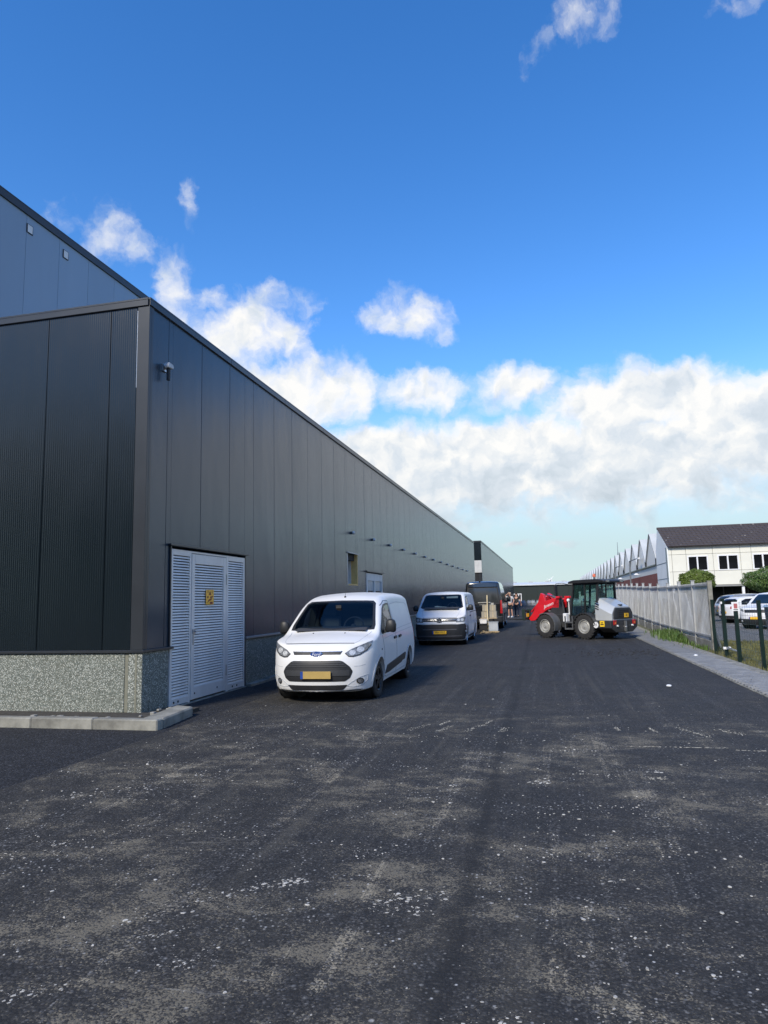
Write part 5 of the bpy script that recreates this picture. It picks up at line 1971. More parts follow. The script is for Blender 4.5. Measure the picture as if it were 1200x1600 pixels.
        B.strip('sill_line', [(1.45, .30), (2.4, .30), (3.45, .31)], .03, sd, M['seam_soft'], t, .006)
        for y in (2.22, 2.72):
            B.patch('door_handle', [(y, .93), (y + .22, .94), (y + .23, .985), (y + .01, .975)], sd, M['black'], t, .028, .06, .035, rnd=.015)
        B.patch('tail_light', [(4.60, .78), (4.74, .78), (4.72, 1.30), (4.64, 1.30)], sd, M['red_lamp'], t, .006, .06, rnd=.02)
        B.patch('fuel_flap' if sg > 0 else 'side_repeater', [(1.02, .80), (1.08, .80), (1.08, .83), (1.02, .83)], sd, M['amber'] if sg < 0 else M['seam'], t, .005, .05)
        p, n = B.hit(1.42, 1.12, sd)
        mirror_part(t, p.x - sg * .02, 1.38, 1.215, sg, .20, .25)
    # rear
    B.patch('rear_window_border', [(-.64, 1.10), (.64, 1.10), (.60, 1.62), (-.60, 1.62)], 'B', M['glass'], t, .005, .08, rnd=.05)
    # aerial
    p, n = B.hit(.02, 1.93, 'T')
    m = MB()
    m.ball((.02, p.y, p.z + .005), .02, .03, .025, 8, 6)
    m.bar((.02, p.y, p.z), (.02, p.y + .09, p.z + .20), .004, .002, 6)
    m.build('aerial', M['black'], t)
    # seen-through cabin bits low in the windscreen: steering wheel rim behind glass is hidden by the tint
    m = MB()
    m.box(-.70, .70, .55, 4.5, .16, .30)
    m.build('underbody', M['black'], t)
    return t
small_van()

# ------------------------------------------------------------------ second white van
def mid_van():
    t = thing('transporter_van', 'white van with dark lower bumper and yellow plate, second in line', 'van', (-3.93, 25.35, gz(-4, 26.5)), R(.6), local=True)
    L = 4.9
    prof = curve((.12, .90), (.3, .97), (.6, 1.0), (1.0, .992), (1.2, .968), (1.5, .915), (1.8, .86), (1.99, .825))
    top = curve((0, 1.00), (.06, 1.03), (.2, 1.10), (.45, 1.20), (.72, 1.315), (.80, 1.37), (1.1, 1.62), (1.36, 1.82), (1.55, 1.91), (1.9, 1.965), (2.6, 1.99), (4.2, 1.985), (4.75, 1.94), (4.9, 1.86))
    bot = curve((0, .20), (.3, .17), (4.3, .2), (4.9, .3))
    lean = curve((.12, .08), (.3, .0), (.5, 0), (.8, .03), (1.0, .09), (1.3, .2))
    rad = curve((0, .04), (.5, .09), (.8, .10), (1.3, .14), (1.9, .17), (4.9, .16))
    crown = curve((0, .015), (.5, .04), (1.0, .03), (4.9, .03))
    B = Body(L, .952, top, bot, prof, lean, rad, crown, (.55, 2.9), (.2, 3.2), curve((.2, .0), (1.0, 0), (1.99, .1)))
    AX = ((.90, .33), (3.90, .33))
    wsg_ = [(-.76, 1.36), (.76, 1.36), (.77, 1.39), (.66, 1.815), (.62, 1.83), (-.62, 1.83), (-.66, 1.815), (-.77, 1.39)]
    dwg_ = [(1.12, 1.27), (1.28, 1.50), (1.52, 1.71), (1.66, 1.75), (2.02, 1.76), (2.07, 1.31)]
    B.build('body', M['paint_white'], t, AX, .39, .55, wsg_, dwg_, 2.2)
    cabin_fit(t, 1.36, 1.95, .40, 1.02, .38)
    for (y, z) in AX:
        for sg in (-1, 1):
            liner(t, (y, z), sg, .387, .56, .83)
            wheel(t, (sg * .805, y, .335), sg, .335, .21, .205, M['rim_silver'], hubcap=True)
    ws = [(-.80, 1.335), (.80, 1.335), (.815, 1.37), (.695, 1.835), (.64, 1.86), (-.64, 1.86), (-.695, 1.835), (-.815, 1.37)]
    B.frame('windscreen_border', ws, wsg_, 'F', M['black'], t)
    B.patch('windscreen', wsg_, 'F', M['clear_glass'], t, .006, .07, .004)
    m = MB()
    m.prism([(-.30, 1.362), (.20, 1.362), (.18, 1.40), (-.05, 1.415), (-.20, 1.44), (-.28, 1.43)], .93, .97, 'y')
    m.build('dashboard_paper', M['white'], t)
    m = MB()
    m.box(.12, .56, 1.42, 1.45, 1.725, 1.80)
    m.build('sun_visor', plain('visor_grey', (.5, .52, .55), .6), t)
    B.patch('lower_bumper', [(-.955, .22), (.955, .22), (.955, .80), (.86, .78), (.62, .765), (-.62, .765), (-.86, .78), (-.955, .80)], 'F', M['black'], t, .010, .06, rnd=.03)
    B.patch('bumper_grille', [(-.62, .60), (.62, .60), (.58, .75), (-.58, .75)], 'F', M['ink'], t, .013, .07)
    B.strip('bumper_ridge', [(-.62, .585), (0, .58), (.62, .585)], .03, 'F', plain('bumper_grey', (.10, .10, .11), .5), t, .022)
    B.strip('bumper_ridge', [(-.80, .35), (0, .34), (.80, .35)], .02, 'F', plain('bumper_grey', (.10, .10, .11), .5), t, .02)
    B.patch('grille', [(-.60, .865), (.60, .865), (.66, .985), (-.66, .985)], 'F', M['black'], t, .005, .06)
    B.strip('grille_chrome', [(-.60, .80), (0, .795), (.60, .80)], .045, 'F', M['paint_white'], t, .013)
    B.strip('grille_bar', [(-.62, .93), (0, .93), (.62, .93)], .008, 'F', M['chrome'], t, .009)
    p, n = B.hit(0, .90, 'F')
    m = MB()
    m.lathe([(p.y - .03, .001), (p.y - .03, .085), (p.y - .034, .088), (p.y - .034, .10), (p.y - .02, .105), (p.y, .105)], 28, axis='y', c=(0, 0, .90))
    bd = m.build('badge', M['chrome'], t, smooth=True)
    m = MB()
    m.lathe([(p.y - .0315, .001), (p.y - .0315, .084)], 24, axis='y', c=(0, 0, .90))
    m.build('badge_field', M['ink'], bd)
    m = MB()
    yy = p.y - .037
    def zig(pts):
        for a, b in zip(pts[:-1], pts[1:]):
            m.beam((a[0], yy, a[1]), (b[0], yy, b[1]), .006, .013, up=(0, 1, 0))
    zig([(-.045, .975), (0, .915), (.045, .975)])
    zig([(-.08, .94), (-.038, .835), (0, .905), (.038, .835), (.08, .94)])
    m.build('badge_lettering', M['white'], bd)
    for sg in (-1, 1):
        hl = [(.60, .865), (.62, .835), (.90, .85), (.93, 1.0), (.92, 1.035), (.66, .99)]
        h_ = B.patch('headlight', hl if sg > 0 else mirx(hl), 'F', M['lamp_glass'], t, .007, .05, rnd=.02)
        for lx in (.70, .82):
            B.patch('reflector', [(sg * (lx + .05 * math.cos(a)), .925 + .05 * math.sin(a)) for a in np.linspace(0, 6.28, 14)[:-1]], 'F', M['lamp_bulb'], h_, .011, .04)
        B.strip('bonnet_line', [(sg * .60, 1.01), (sg * .66, 1.1), (sg * .74, 1.28)], .010, 'F', M['seam_soft'], t)
    B.strip('bonnet_line', [(-.64, 1.003), (0, 1.01), (.64, 1.003)], .012, 'F', M['seam'], t)
    p, n = B.hit(-.02, .48, 'F')
    plate(t, (.0, p.y - .035, .48), .52, .115, 'VRV-10-Z', -1)
    for sg, sd in ((1, 'R'), (-1, 'L')):
        B.frame('door_window_border', [(.98, 1.24), (1.22, 1.51), (1.49, 1.74), (1.65, 1.79), (2.06, 1.80), (2.12, 1.27)], dwg_, sd, M['black'], t)
        B.patch('door_window', dwg_, sd, M['clear_glass'], t, .006, .07, .004)
        B.strip('door_line', [(1.02, 1.2), (1.05, .7), (1.12, .3), (2.1, .27), (2.16, .7), (2.16, 1.3), (2.1, 1.84), (1.6, 1.84)], .012, sd, M['seam'], t)
        B.strip('slide_rail', [(2.2, 1.17), (3.4, 1.18), (4.7, 1.19)], .03, sd, M['seam'], t, .004)
        B.strip('side_panel_line', [(2.3, 1.25), (2.26, 1.76), (4.5, 1.76), (4.62, 1.25)], .014, sd, M['seam_soft'], t)
        B.strip('side_door_line', [(3.42, .3), (3.45, 1.15), (3.42, 1.8)], .010, sd, M['seam'], t)
        B.patch('sill_trim', [(1.36, .24), (3.45, .24), (3.45, .33), (1.36, .33)], sd, M['black'], t, .006, .08)
        B.patch('door_handle', [(1.9, 1.02), (2.1, 1.02), (2.1, 1.06), (1.9, 1.06)], sd, M['black'], t, .025, .06, .03)
        B.patch('tail_light', [(4.70, .9), (4.84, .9), (4.80, 1.5), (4.72, 1.5)], sd, M['red_lamp'], t, .006, .06)
        p, n = B.hit(1.15, 1.25, sd)
        mirror_part(t, p.x - sg * .02, 1.16, 1.36, sg, .21, .23)
    B.patch('rear_window', [(-.66, 1.22), (.66, 1.22), (.60, 1.75), (-.60, 1.75)], 'B', M['glass'], t, .005, .1, rnd=.04)
    m = MB()
    m.box(-.72, .72, .5, 4.6, .15, .28)
    m.build('underbody', M['black'], t)
mid_van()

# ------------------------------------------------------------------ black high van seen from behind
def big_van():
    YR = 36.0
    L = 5.7
    t = thing('black_van', 'tall black van seen from behind, third vehicle in line', 'van', (-3.35, YR + L, gz(-3.3, 38)), R(180) + R(.8), local=True)
    bp = plain('black_car_paint', (.012, .013, .014), .18, 0, .2, 1, coat=1.0)
    prof = curve((.15, .93), (.4, .985), (.8, 1.0), (1.3, .985), (1.8, .93), (2.2, .87), (2.5, .82))
    top = curve((0, 1.02), (.2, 1.12), (.8, 1.32), (1.0, 1.45), (1.6, 2.1), (1.9, 2.32), (2.4, 2.43), (3.5, 2.46), (5.3, 2.45), (5.7, 2.38))
    bot = curve((0, .24), (5.2, .26), (5.7, .34))
    lean = curve((.2, .06), (.5, 0), (.9, .05), (1.3, .2))
    B = Body(L, .995, top, bot, prof, lean, curve((0, .05), (1, .1), (2, .16), (5.7, .15)), curve((0, .02), (5.7, .035)), (.6, 2.8), (.16, 3.4), curve((.3, .0), (1.0, .01), (1.6, .05), (2.5, .16)))
    AX = ((1.0, .35), (4.45, .35))
    B.build('body', bp, t, AX, .41, .55)
    for (y, z) in AX:
        for sg in (-1, 1):
            liner(t, (y, z), sg, .405, .56, .85)
            wheel(t, (sg * .84, y, .35), sg, .35, .22, .215, M['rim_silver'], 6)
    # rear doors: border, glass, lines (local +x is the picture's left)
    B.patch('tailgate_border', [(-.86, 1.26), (.86, 1.26), (.76, 2.30), (-.76, 2.30)], 'B', M['ink'], t, .004, .1, rnd=.06)
    B.patch('rear_window', [(-.80, 1.32), (.80, 1.32), (.72, 2.08), (-.72, 2.08)], 'B', plain('rear_glass', (.03, .033, .034), .10, 0, .4, 1.5, spec=.8), t, .010, .1, rnd=.05)
    B.patch('tailgate_spoiler', [(-.74, 2.14), (.74, 2.14), (.72, 2.30), (-.72, 2.30)], 'B', bp, t, .05, .1, .06, rnd=.03)
    B.strip('door_line', [(0, .45), (0, 1.28)], .012, 'B', M['seam'], t)
    B.strip('bumper_edge', [(-.96, .62), (0, .62), (.96, .62)], .02, 'B', M['seam'], t, .006)
    B.patch('rear_bumper', [(-.97, .34), (.97, .34), (.97, .60), (-.97, .60)], 'B', M['black'], t, .03, .1, .05)
    for sg in (-1, 1):
        q = [(.86, .78), (.975, .78), (.955, 1.45), (.88, 1.45)]
        B.patch('tail_light', q if sg > 0 else mirx(q), 'B', M['red_lamp'], t, .012, .06, rnd=.02)
    p, n = B.hit(.15, 5.35, 'T')
    m = MB()
    m.ball((.15, 5.35, p.z + .03), .05, .10, .045, 10, 6)
    m.build('roof_aerial', M['black'], t, smooth=True)
    for sg, sd in ((1, 'R'), (-1, 'L')):
        B.patch('side_window', [(2.35, 1.42), (3.7, 1.42), (3.7, 2.05), (2.35, 2.05)], sd, M['glass_dark'], t, .005, .1, rnd=.05)
        B.patch('side_window', [(3.85, 1.42), (5.3, 1.42), (5.25, 2.05), (3.85, 2.05)], sd, M['glass_dark'], t, .005, .1, rnd=.05)
        B.patch('door_window', [(1.25, 1.40), (1.62, 1.85), (1.8, 2.0), (2.2, 2.02), (2.2, 1.40)], sd, M['glass_dark'], t, .005, .1, rnd=.03)
        B.strip('side_moulding', [(1.6, .72), (3.0, .72), (3.9, .72)], .12, sd, M['black'], t, .02)
        B.strip('door_line', [(2.28, .4), (2.28, 2.2)], .012, sd, M['seam'], t)
        B.strip('door_line', [(3.78, .4), (3.78, 2.2)], .012, sd, M['seam'], t)
        p, n = B.hit(1.35, 1.35, sd)
        mirror_part(t, p.x, 1.25, 1.5, sg, .22, .34)
    B.patch('windscreen', [(-.8, 1.42), (.8, 1.42), (.66, 2.15), (-.66, 2.15)], 'F', M['glass'], t, .006, .1, rnd=.04)
    m = MB()
    m.box(-.75, .75, .5, 5.3, .2, .34)
    m.build('underbody', M['black'], t)
big_van()
# ------------------------------------------------------------------ wheel loader
def loader():
    t = thing('wheel_loader', 'red and silver compact wheel loader with black cab and forks', 'loader', (1.88, 29.0, gz(1.9, 29)), R(50), local=True)
    dark = plain('loader_dark_grey', (.035, .037, .040), .5, 0, .25, 4)
    mid = plain('loader_mid_grey', (.10, .105, .11), .5, 0, .2, 4)
    rimg = plain('loader_rim', (.36, .36, .34), .5, .2, .2, 6)
    for (x, y) in ((-.70, 0), (.70, 0), (-.70, 1.95), (.70, 1.95)):
        w_ = wheel(t, (x, y, .49), 1 if x > 0 else -1, .47, .38, .27, rimg, name='wheel', hubcap=True, lug=True)
    m = MB()   # rear frame and counterweight
    m.box(-.42, .42, -.9, .75, .40, .86)
    m.prism([(-.86, .72), (-.86, .45), (-.55, .27), (.55, .27), (.86, .45), (.86, .72)], -1.22, -.62, 'y')
    m.build('rear_frame', dark, t, bevel=.02)
    m = MB()   # bonnet, sloping down to the rear
    def sect(y, z, hw, hb):
        return [(-hb, y, .73), (-hb, y, z - .28), (-hw, y, z - .06), (-hw + .08, y, z), (hw - .08, y, z), (hw, y, z - .06), (hb, y, z - .28), (hb, y, .73)]
    rows = [sect(-1.16, 1.24, .52, .68), sect(-1.0, 1.32, .53, .72), sect(-.75, 1.45, .54, .74), sect(-.52, 1.56, .53, .72), sect(-.44, 1.60, .52, .71)]
    vs = [p for r_ in rows for p in r_]
    fs = []
    for j in range(len(rows) - 1):
        for i in range(8):
            fs.append((j * 8 + i, j * 8 + (i + 1) % 8, (j + 1) * 8 + (i + 1) % 8, (j + 1) * 8 + i))
    fs += [tuple(range(8)), tuple(range(len(vs) - 1, len(vs) - 9, -1))]
    m.add(vs, fs)
    bn = m.build('bonnet', M['silver'], t, smooth=30)
    m = MB()
    m.prism([(-.60, .78), (-.60, 1.02), (-.48, 1.20), (.48, 1.20), (.60, 1.02), (.60, .78)], -1.20, -1.15, 'y')
    gr = m.build('rear_grille', dark, t, bevel=.015)
    m = MB()
    m.box(-.34, .34, -1.215, -1.2, .80, 1.12)
    m.build('grille_mesh', M['ink'], gr)
    for i in range(4):
        m = MB()
        z = .82 + .075 * i
        m.box(-.33, .33, -1.222, -1.215, z, z + .02)
        m.build('grille_slat', dark, gr)
    m = MB()
    m.box(-.06, .06, -1.14, -1.02, 1.275, 1.33)
    m.build('bonnet_latch', M['ink'], bn)
    for sg in (-1, 1):
        m = MB()
        for i in range(4):
            z = 1.12 + .09 * i
            m.prism([(-.62, z), (-.46, z + .06), (-.46, z + .1), (-.62, z + .04)], sg * .715, sg * .735, 'x')
        m.build('air_slot', M['ink'], bn)
    for sg in (-1, 1):
        m = MB()
        m.box(sg * .62 - .09, sg * .62 + .09, -1.25, -1.215, .55, .74)
        l_ = m.build('tail_light', M['red_lamp'], t, bevel=.01)
        m = MB()
        m.box(sg * .62 - .03, sg * .62 + .05, -1.258, -1.25, .60, .66)
        m.build('indicator', M['amber'], l_)
        m = MB()
        m.bar((sg * .48, -1.22, .52), (sg * .48, -1.28, .52), .035, n=10)
        m.build('work_lamp', M['white'], t)
    m = MB()
    m.box(.02, .28, -1.242, -1.225, .83, .99)
    pl_ = m.build('number_plate', M['yellow'], t)
    text_obj('41', .13, M['ink'], pl_, Matrix.Translation((.15, -1.244, .91)) @ Matrix.Rotation(R(90), 4, 'X'), 'plate_lettering')
    m = MB()
    m.bar((0, -1.2, .5), (0, -1.32, .46), .04, n=8)
    m.box(-.05, .05, -1.3, -1.24, .3, .7)
    m.build('tow_hitch', M['steel'], t)
    m = MB()
    m.box(-.885, -.868, -.95, -.75, .50, .72)
    ys_ = m.build('yellow_sticker', plain('sticker_yellow', (.85, .56, .03), .5), t)
    m = MB()
    m.box(-.889, -.885, -.92, -.78, .56, .60)
    m.box(-.889, -.885, -.90, -.80, .63, .66)
    m.build('print_line', M['ink'], ys_)
    m = MB()
    m.bar((-.868, -.56, .56), (-.885, -.56, .56), .115, n=24)
    sp_ = m.build('speed_disc', M['white'], t)
    text_obj('25', .13, M['ink'], sp_, Matrix.Translation((-.887, -.56, .56)) @ Matrix.Rotation(R(-90), 4, 'Z') @ Matrix.Rotation(R(90), 4, 'X'), 'disc_lettering')
    m = MB()
    m.box(-.86, -.62, -.62, -.36, .45, .70)
    m.box(.62, .86, -.62, -.36, .45, .70)
    m.build('side_box', mid, t, bevel=.02)
    # fenders
    def fender(y, x0, x1, r_, a0, a1, mat):
        m = MB()
        an = np.linspace(R(a0), R(a1), 12)
        pts = [(y + r_ * math.cos(a), .49 + r_ * math.sin(a)) for a in an]
        pin = [(y + (r_ - .03) * math.cos(a), .49 + (r_ - .03) * math.sin(a)) for a in an]
        m.prism(pts + pin[::-1], x0, x1, 'x')
        return m.build('fender', mat, t, smooth=30)
    for sg in (-1, 1):
        fender(0, sg * .50, sg * .90, .54, 10, 170, dark)
        fender(1.95, sg * .50, sg * .90, .54, 60, 200, mid)
    m = MB()   # front frame and articulation
    m.box(-.40, .40, 1.35, 2.35, .42, .95)
    m.prism([(1.35, .9), (1.5, 1.62), (1.75, 1.66), (2.2, .95)], -.30, -.22, 'x')
    m.prism([(1.35, .9), (1.5, 1.62), (1.75, 1.66), (2.2, .95)], .22, .30, 'x')
    m.build('front_frame', dark, t, bevel=.015)
    m = MB()
    m.bar((0, 1.0, .35), (0, 1.0, .9), .12, n=12)
    m.box(-.25, .25, .7, 1.4, .45, .6)
    for sg in (-1, 1):
        m.bar((sg * .70, 0, .49), (0, 0, .49), .09, n=10)
        m.bar((sg * .70, 1.95, .49), (0, 1.95, .49), .09, n=10)
    m.build('axle', M['black'], t)
    m = MB()
    m.box(-.80, -.45, .62, .98, .36, .42)
    m.box(-.80, -.45, .62, .98, .62, .66)
    m.box(-.79, -.76, .60, .64, .36, .9)
    m.box(-.79, -.76, .96, 1.0, .36, .9)
    m.build('step', mid, t)
    m = MB()
    m.box(-.74, -.5, .95, 1.12, .66, 1.0)
    m.build('tank', M['white'], t, bevel=.02)
    # lift arm
    arm = [(1.62, 1.60), (1.95, 1.62), (2.38, 1.50), (2.44, 1.78), (2.60, 1.85), (2.76, 1.47), (3.12, .96), (3.32, .76), (3.20, .66), (2.95, .69), (2.75, .87), (2.32, 1.12), (2.0, 1.22), (1.64, 1.22)]
    m = MB()
    m.prism(arm, -.30, -.16, 'x')
    m.prism(arm, .16, .30, 'x')
    m.prism([(2.44, 1.70), (2.56, 1.74), (2.7, 1.40), (2.5, 1.30)], -.16, .16, 'x')
    m.prism([(2.8, 1.2), (2.95, 1.0), (2.85, .9), (2.7, 1.08)], -.16, .16, 'x')
    la = m.build('lift_arm', M['red'], t, bevel=.012)
    text_obj('Janssen', .185, M['white'], la, Matrix.Translation((-.306, 2.19, 1.335)) @ Matrix.Rotation(R(-90), 4, 'Z') @ Matrix.Rotation(R(90), 4, 'X') @ Matrix.Rotation(R(18), 4, 'Z'), 'arm_lettering', .003, .35)
    m = MB()
    m.box(-.36, -.20, 1.50, 1.75, 1.60, 1.70)
    m.box(.20, .36, 1.50, 1.75, 1.60, 1.70)
    m.build('arm_bracket', M['red'], t, bevel=.015)
    m = MB()
    m.bar((0, 2.50, 1.78), (0, 2.15, 1.68), .03, n=10)
    m.build('piston_rod', M['chrome'], t)
    m = MB()
    m.bar((0, 2.15, 1.68), (0, 1.65, 1.50), .06, n=12)
    m.bar((-.23, 1.5, .85), (-.23, 2.25, 1.1), .05, n=10)
    m.build('cylinder', mid, t)
    m = MB()
    m.bar((-.12, 2.52, 1.75), (-.12, 3.30, 1.05), .035, n=8)
    m.build('tilt_link', M['red'], t)
    m = MB()   # quick hitch with fork carriage
    m.box(-.55, .55, 3.34, 3.42, 1.06, 1.14)
    m.box(-.55, .55, 3.34, 3.42, .72, .80)
    for x in (-.53, -.2, .2, .53):
        m.box(x - .035, x + .035, 3.30, 3.46, .70, 1.18)
    m.build('fork_carriage', plain('carriage_green', (.02, .035, .028), .5), t, bevel=.01)
    m = MB()
    m.box(-.46, -.30, 3.29, 3.30, .85, 1.0)
    m.build('warning_patch', M['yellow'], t)
    for x in (-.38, .38):
        m = MB()
        m.prism([(3.46, 1.15), (3.51, 1.15), (3.51, .76), (4.65, .735), (4.65, .72), (3.46, .705)], x - .06, x + .06, 'x')
        m.build('fork', M['black'], t)
    # cab
    HW = .60
    A0, A1 = (.84, .90), (.62, 2.18)       # front pillar bottom / top (y, z)
    B0 = .10
    C0, C1 = -.46, -.50
    pil = MB()
    for sg in (-1, 1):
        pil.beam((sg * HW, .82, .88), (sg * (HW - .06), .64, 2.18), .06, .07, up=(1, 0, 0))
        pil.beam((sg * HW, B0, .86), (sg * (HW - .05), B0, 2.18), .05, .06, up=(1, 0, 0))
        pil.beam((sg * HW, C0, 1.2), (sg * (HW - .06), C1, 2.18), .07, .08, up=(1, 0, 0))
        pil.beam((sg * HW, .82, .88), (sg * HW, -.1, .86), .05, .06)
        pil.beam((sg * HW, -.1, .86), (sg * HW, -.46, 1.2), .05, .06, up=(1, 0, 0))
        pil.beam((sg * (HW - .05), .64, 2.16), (sg * (HW - .06), C1, 2.16), .05, .06)
    pil.beam((-HW, .82, .90), (HW, .82, .90), .06, .06)
    pil.beam((-HW + .05, .64, 2.16), (HW - .05, .64, 2.16), .05, .05)
    pil.beam((-HW, C0, 1.52), (HW, C0, 1.52), .05, .06)
    pil.beam((0, C0, 1.54), (0, C1, 2.16), .05, .04, up=(1, 0, 0))
    cabf = pil.build('cab_frame', M['black'], t)
    m = MB()
    m.prism([(.86, 2.18), (.80, 2.27), (.55, 2.32), (-.5, 2.33), (-.86, 2.27), (-.90, 2.20), (-.6, 2.18)], -.68, .68, 'x')
    rf = m.build('cab_roof', M['black'], t, bevel=.025)
    m = MB()
    for sg in (-1, 1):
        m.box(sg * .45 - .07, sg * .45 + .07, -.93, -.88, 2.20, 2.27)
        m.box(sg * .5 - .06, sg * .5 + .06, .84, .89, 2.20, 2.27)
    m.build('roof_lamp', M['lamp_glass'], rf)
    def pane(name, pts):
        n = (Vector(pts[1]) - Vector(pts[0])).cross(Vector(pts[2]) - Vector(pts[0])).normalized() * .008
        m = MB()
        q = len(pts)
        m.add([Vector(p) for p in pts] + [Vector(p) + n for p in pts], [tuple(range(q)), tuple(range(2 * q - 1, q - 1, -1))] + [(i, q + i, q + (i + 1) % q, (i + 1) % q) for i in range(q)])
        m.build(name, M['cab_glass'], cabf)
    for sg in (-1, 1):
        pane('side_glass', [(sg * HW, .78, .92), (sg * HW, .13, .90), (sg * (HW - .05), .13, 2.13), (sg * (HW - .06), .62, 2.13)])
        pane('quarter_glass', [(sg * HW, .07, .90), (sg * HW, -.1, .90), (sg * HW, -.43, 1.22), (sg * (HW - .06), -.46, 2.13), (sg * (HW - .05), .07, 2.13)])
    pane('front_glass', [(-HW + .04, .82, .93), (HW - .04, .82, .93), (HW - .09, .645, 2.13), (-HW + .09, .645, 2.13)])
    pane('rear_glass', [(-HW + .04, C0 - .01, 1.56), (-.03, C0 - .01, 1.56), (-.03, C1 - .01, 2.13), (-HW + .1, C1 - .01, 2.13)])
    pane('rear_glass', [(.03, C0 - .01, 1.56), (HW - .04, C0 - .01, 1.56), (HW - .1, C1 - .01, 2.13), (.03, C1 - .01, 2.13)])
    m = MB()
    m.box(-.25, .25, -.15, .32, 1.0, 1.18)
    m.box(-.25, .25, -.28, -.14, 1.05, 1.80)
    m.box(-.16, .16, -.27, -.16, 1.80, 1.98)
    m.build('seat', mid, t, bevel=.04)
    m = MB()
    m.bar((0, .68, .95), (0, .55, 1.42), .035, n=8)
    m.lathe([(0, .17), (.02, .185), (0, .20), (-.02, .185)], 20, axis='z', c=(0, .52, 1.44), closed=True)
    m.box(-.42, .42, .70, .80, .9, 1.28)
    m.build('steering_console', M['black'], t)
    m = MB()
    m.box(-.55, .55, -.40, .80, .84, .90)
    m.box(-.52, .52, -.48, -.44, .9, 1.5)
    m.build('cab_floor', dark, t)
    m = MB()
    m.bar((-.45, -.3, 2.33), (-.45, -.3, 2.44), .025, n=8)
    bs_ = m.build('beacon_stem', M['black'], t)
    m = MB()
    m.lathe([(2.42, .001), (2.42, .065), (2.50, .06), (2.54, .04), (2.55, .001)], 14, axis='z', c=(-.45, -.3, 0))
    m.build('beacon', plain('beacon_orange', (.62, .13, .05), .3, coat=.5), t, smooth=True)
    for sg in (-1, 1):
        m = MB()
        m.tube([(sg * .58, .68, 2.12), (sg * .78, 1.05, 2.22), (sg * .86, 1.28, 2.20), (sg * .86, 1.30, 2.12)], .012)
        mm = m.build('mirror_arm', M['black'], t)
        m = MB()
        m.prism([(sg * .77, 1.70), (sg * .95, 1.70), (sg * .95, 2.14), (sg * .77, 2.14)], 1.27, 1.33, 'y')
        m.build('mirror', M['black'], mm, bevel=.02)
        m = MB()
        m.bar((sg * .66, .2, .95), (sg * .66, .2, 1.5), .014, n=6)
        m.build('grab_rail', M['black'], t)
        m = MB()
        m.bar((sg * .52, .95, .95), (sg * .52, .95, 1.45), .02, n=8)
        m.ball((sg * .52, .97, 1.52), .075, .06, .075, 10, 7)
        m.build('front_lamp', M['white'], t)
loader()

# ------------------------------------------------------------------ trestle with boxes behind the second van
gy = gz(-2.8, 34.4)
YB = 34.4
t = thing('work_trestle', 'folding black work trestle loaded with boxes between two vans', 'table', (-2.9, YB, gy))
m = MB()
m.box(-3.25, -2.45, YB - .3, YB + .3, gy + .64, gy + .68)
m.build('table_top', plain('ply', (.42, .33, .2), .7), t, bevel=.005)
for (x, y) in ((-3.18, YB - .25), (-2.55, YB - .25), (-3.18, YB + .25), (-2.55, YB + .25)):
    m = MB()
    m.bar((x + (.12 if x < -3 else -.12), y, gy + .64), (x, y, gy), .022, n=8)
    m.build('leg', M['black'], t)
card = plain('pale_carton', (.32, .29, .225), .8, 0, .1, 3)
def carton(x0, x1, y0, y1, z0, z1, lab, mat=card):
    t = thing('carton', lab, 'box', ((x0 + x1) / 2, (y0 + y1) / 2, z0), group='cartons on the trestle')
    m = MB()
    m.box(x0, x1, y0, y1, z0, z1 - .006)
    m.build('carton_body', mat, t, bevel=.006)
    m = MB()
    ym = (y0 + y1) / 2
    m.box(x0 - .002, x1 + .002, y0 - .002, ym - .004, z1 - .006, z1)
    m.build('flap', mat, t)
    m = MB()
    m.box(x0 - .002, x1 + .002, ym + .004, y1 + .002, z1 - .006, z1)
    m.build('flap', mat, t)
    m = MB()
    m.box((x0 + x1) / 2 - .03, (x0 + x1) / 2 + .03, y0 - .004, y0 - .001, z0 + .02, z1 - .02)
    m.build('tape', plain('tape', (.45, .38, .26), .3), t)
carton(-3.2, -2.84, YB - .22, YB + .2, gy + .682, gy + .98, 'pale carton at bottom left on the trestle')
carton(-2.82, -2.47, YB - .22, YB + .2, gy + .682, gy + 1.0, 'pale carton at bottom right on the trestle')
carton(-3.15, -2.80, YB - .20, YB + .2, gy + .985, gy + 1.30, 'pale carton stacked upper left on the trestle')
carton(-2.79, -2.50, YB - .20, YB + .2, gy + 1.002, gy + 1.30, 'pale carton stacked upper right on the trestle')
m = MB()
m.box(-3.35, -2.75, YB - .25, YB + .2, gy + 1.40, gy + 1.44)
m.box(-3.30, -2.6, YB - .15, YB + .15, gy + 1.302, gy + 1.398)
tag(m.build('board_stack', plain('board_white', (.38, .37, .33), .6), None, bevel=.004), 'short stack of pale boards lying on the upper cartons', 'boards')
m = MB()
m.prism([(-2.93, gy), (-2.87, gy), (-2.86, gy + 1.78), (-2.91, gy + 1.78)], YB - .36, YB - .32, 'y')
tag(m.build('timber_batten', plain('pale_timber', (.62, .52, .33), .7), None, bevel=.004), 'pale timber batten standing upright against the cartons', 'timber')
t = thing('grey_crate', 'light grey plastic crate on the ground in front of the trestle', 'crate', (-2.6, 33.95, gz(-2.6, 34)))
g0 = gz(-2.6, 34)
gcm = plain('crate_grey', (.40, .43, .46), .5)
m = MB()
m.box(-2.84, -2.40, 33.8, 34.06, g0 + .06, g0 + .46)
m.build('bin', gcm, t, bevel=.01)
m = MB()
m.box(-2.86, -2.38, 33.78, 34.08, g0 + .46, g0 + .50)
m.build('rim', gcm, t, bevel=.008)
m = MB()
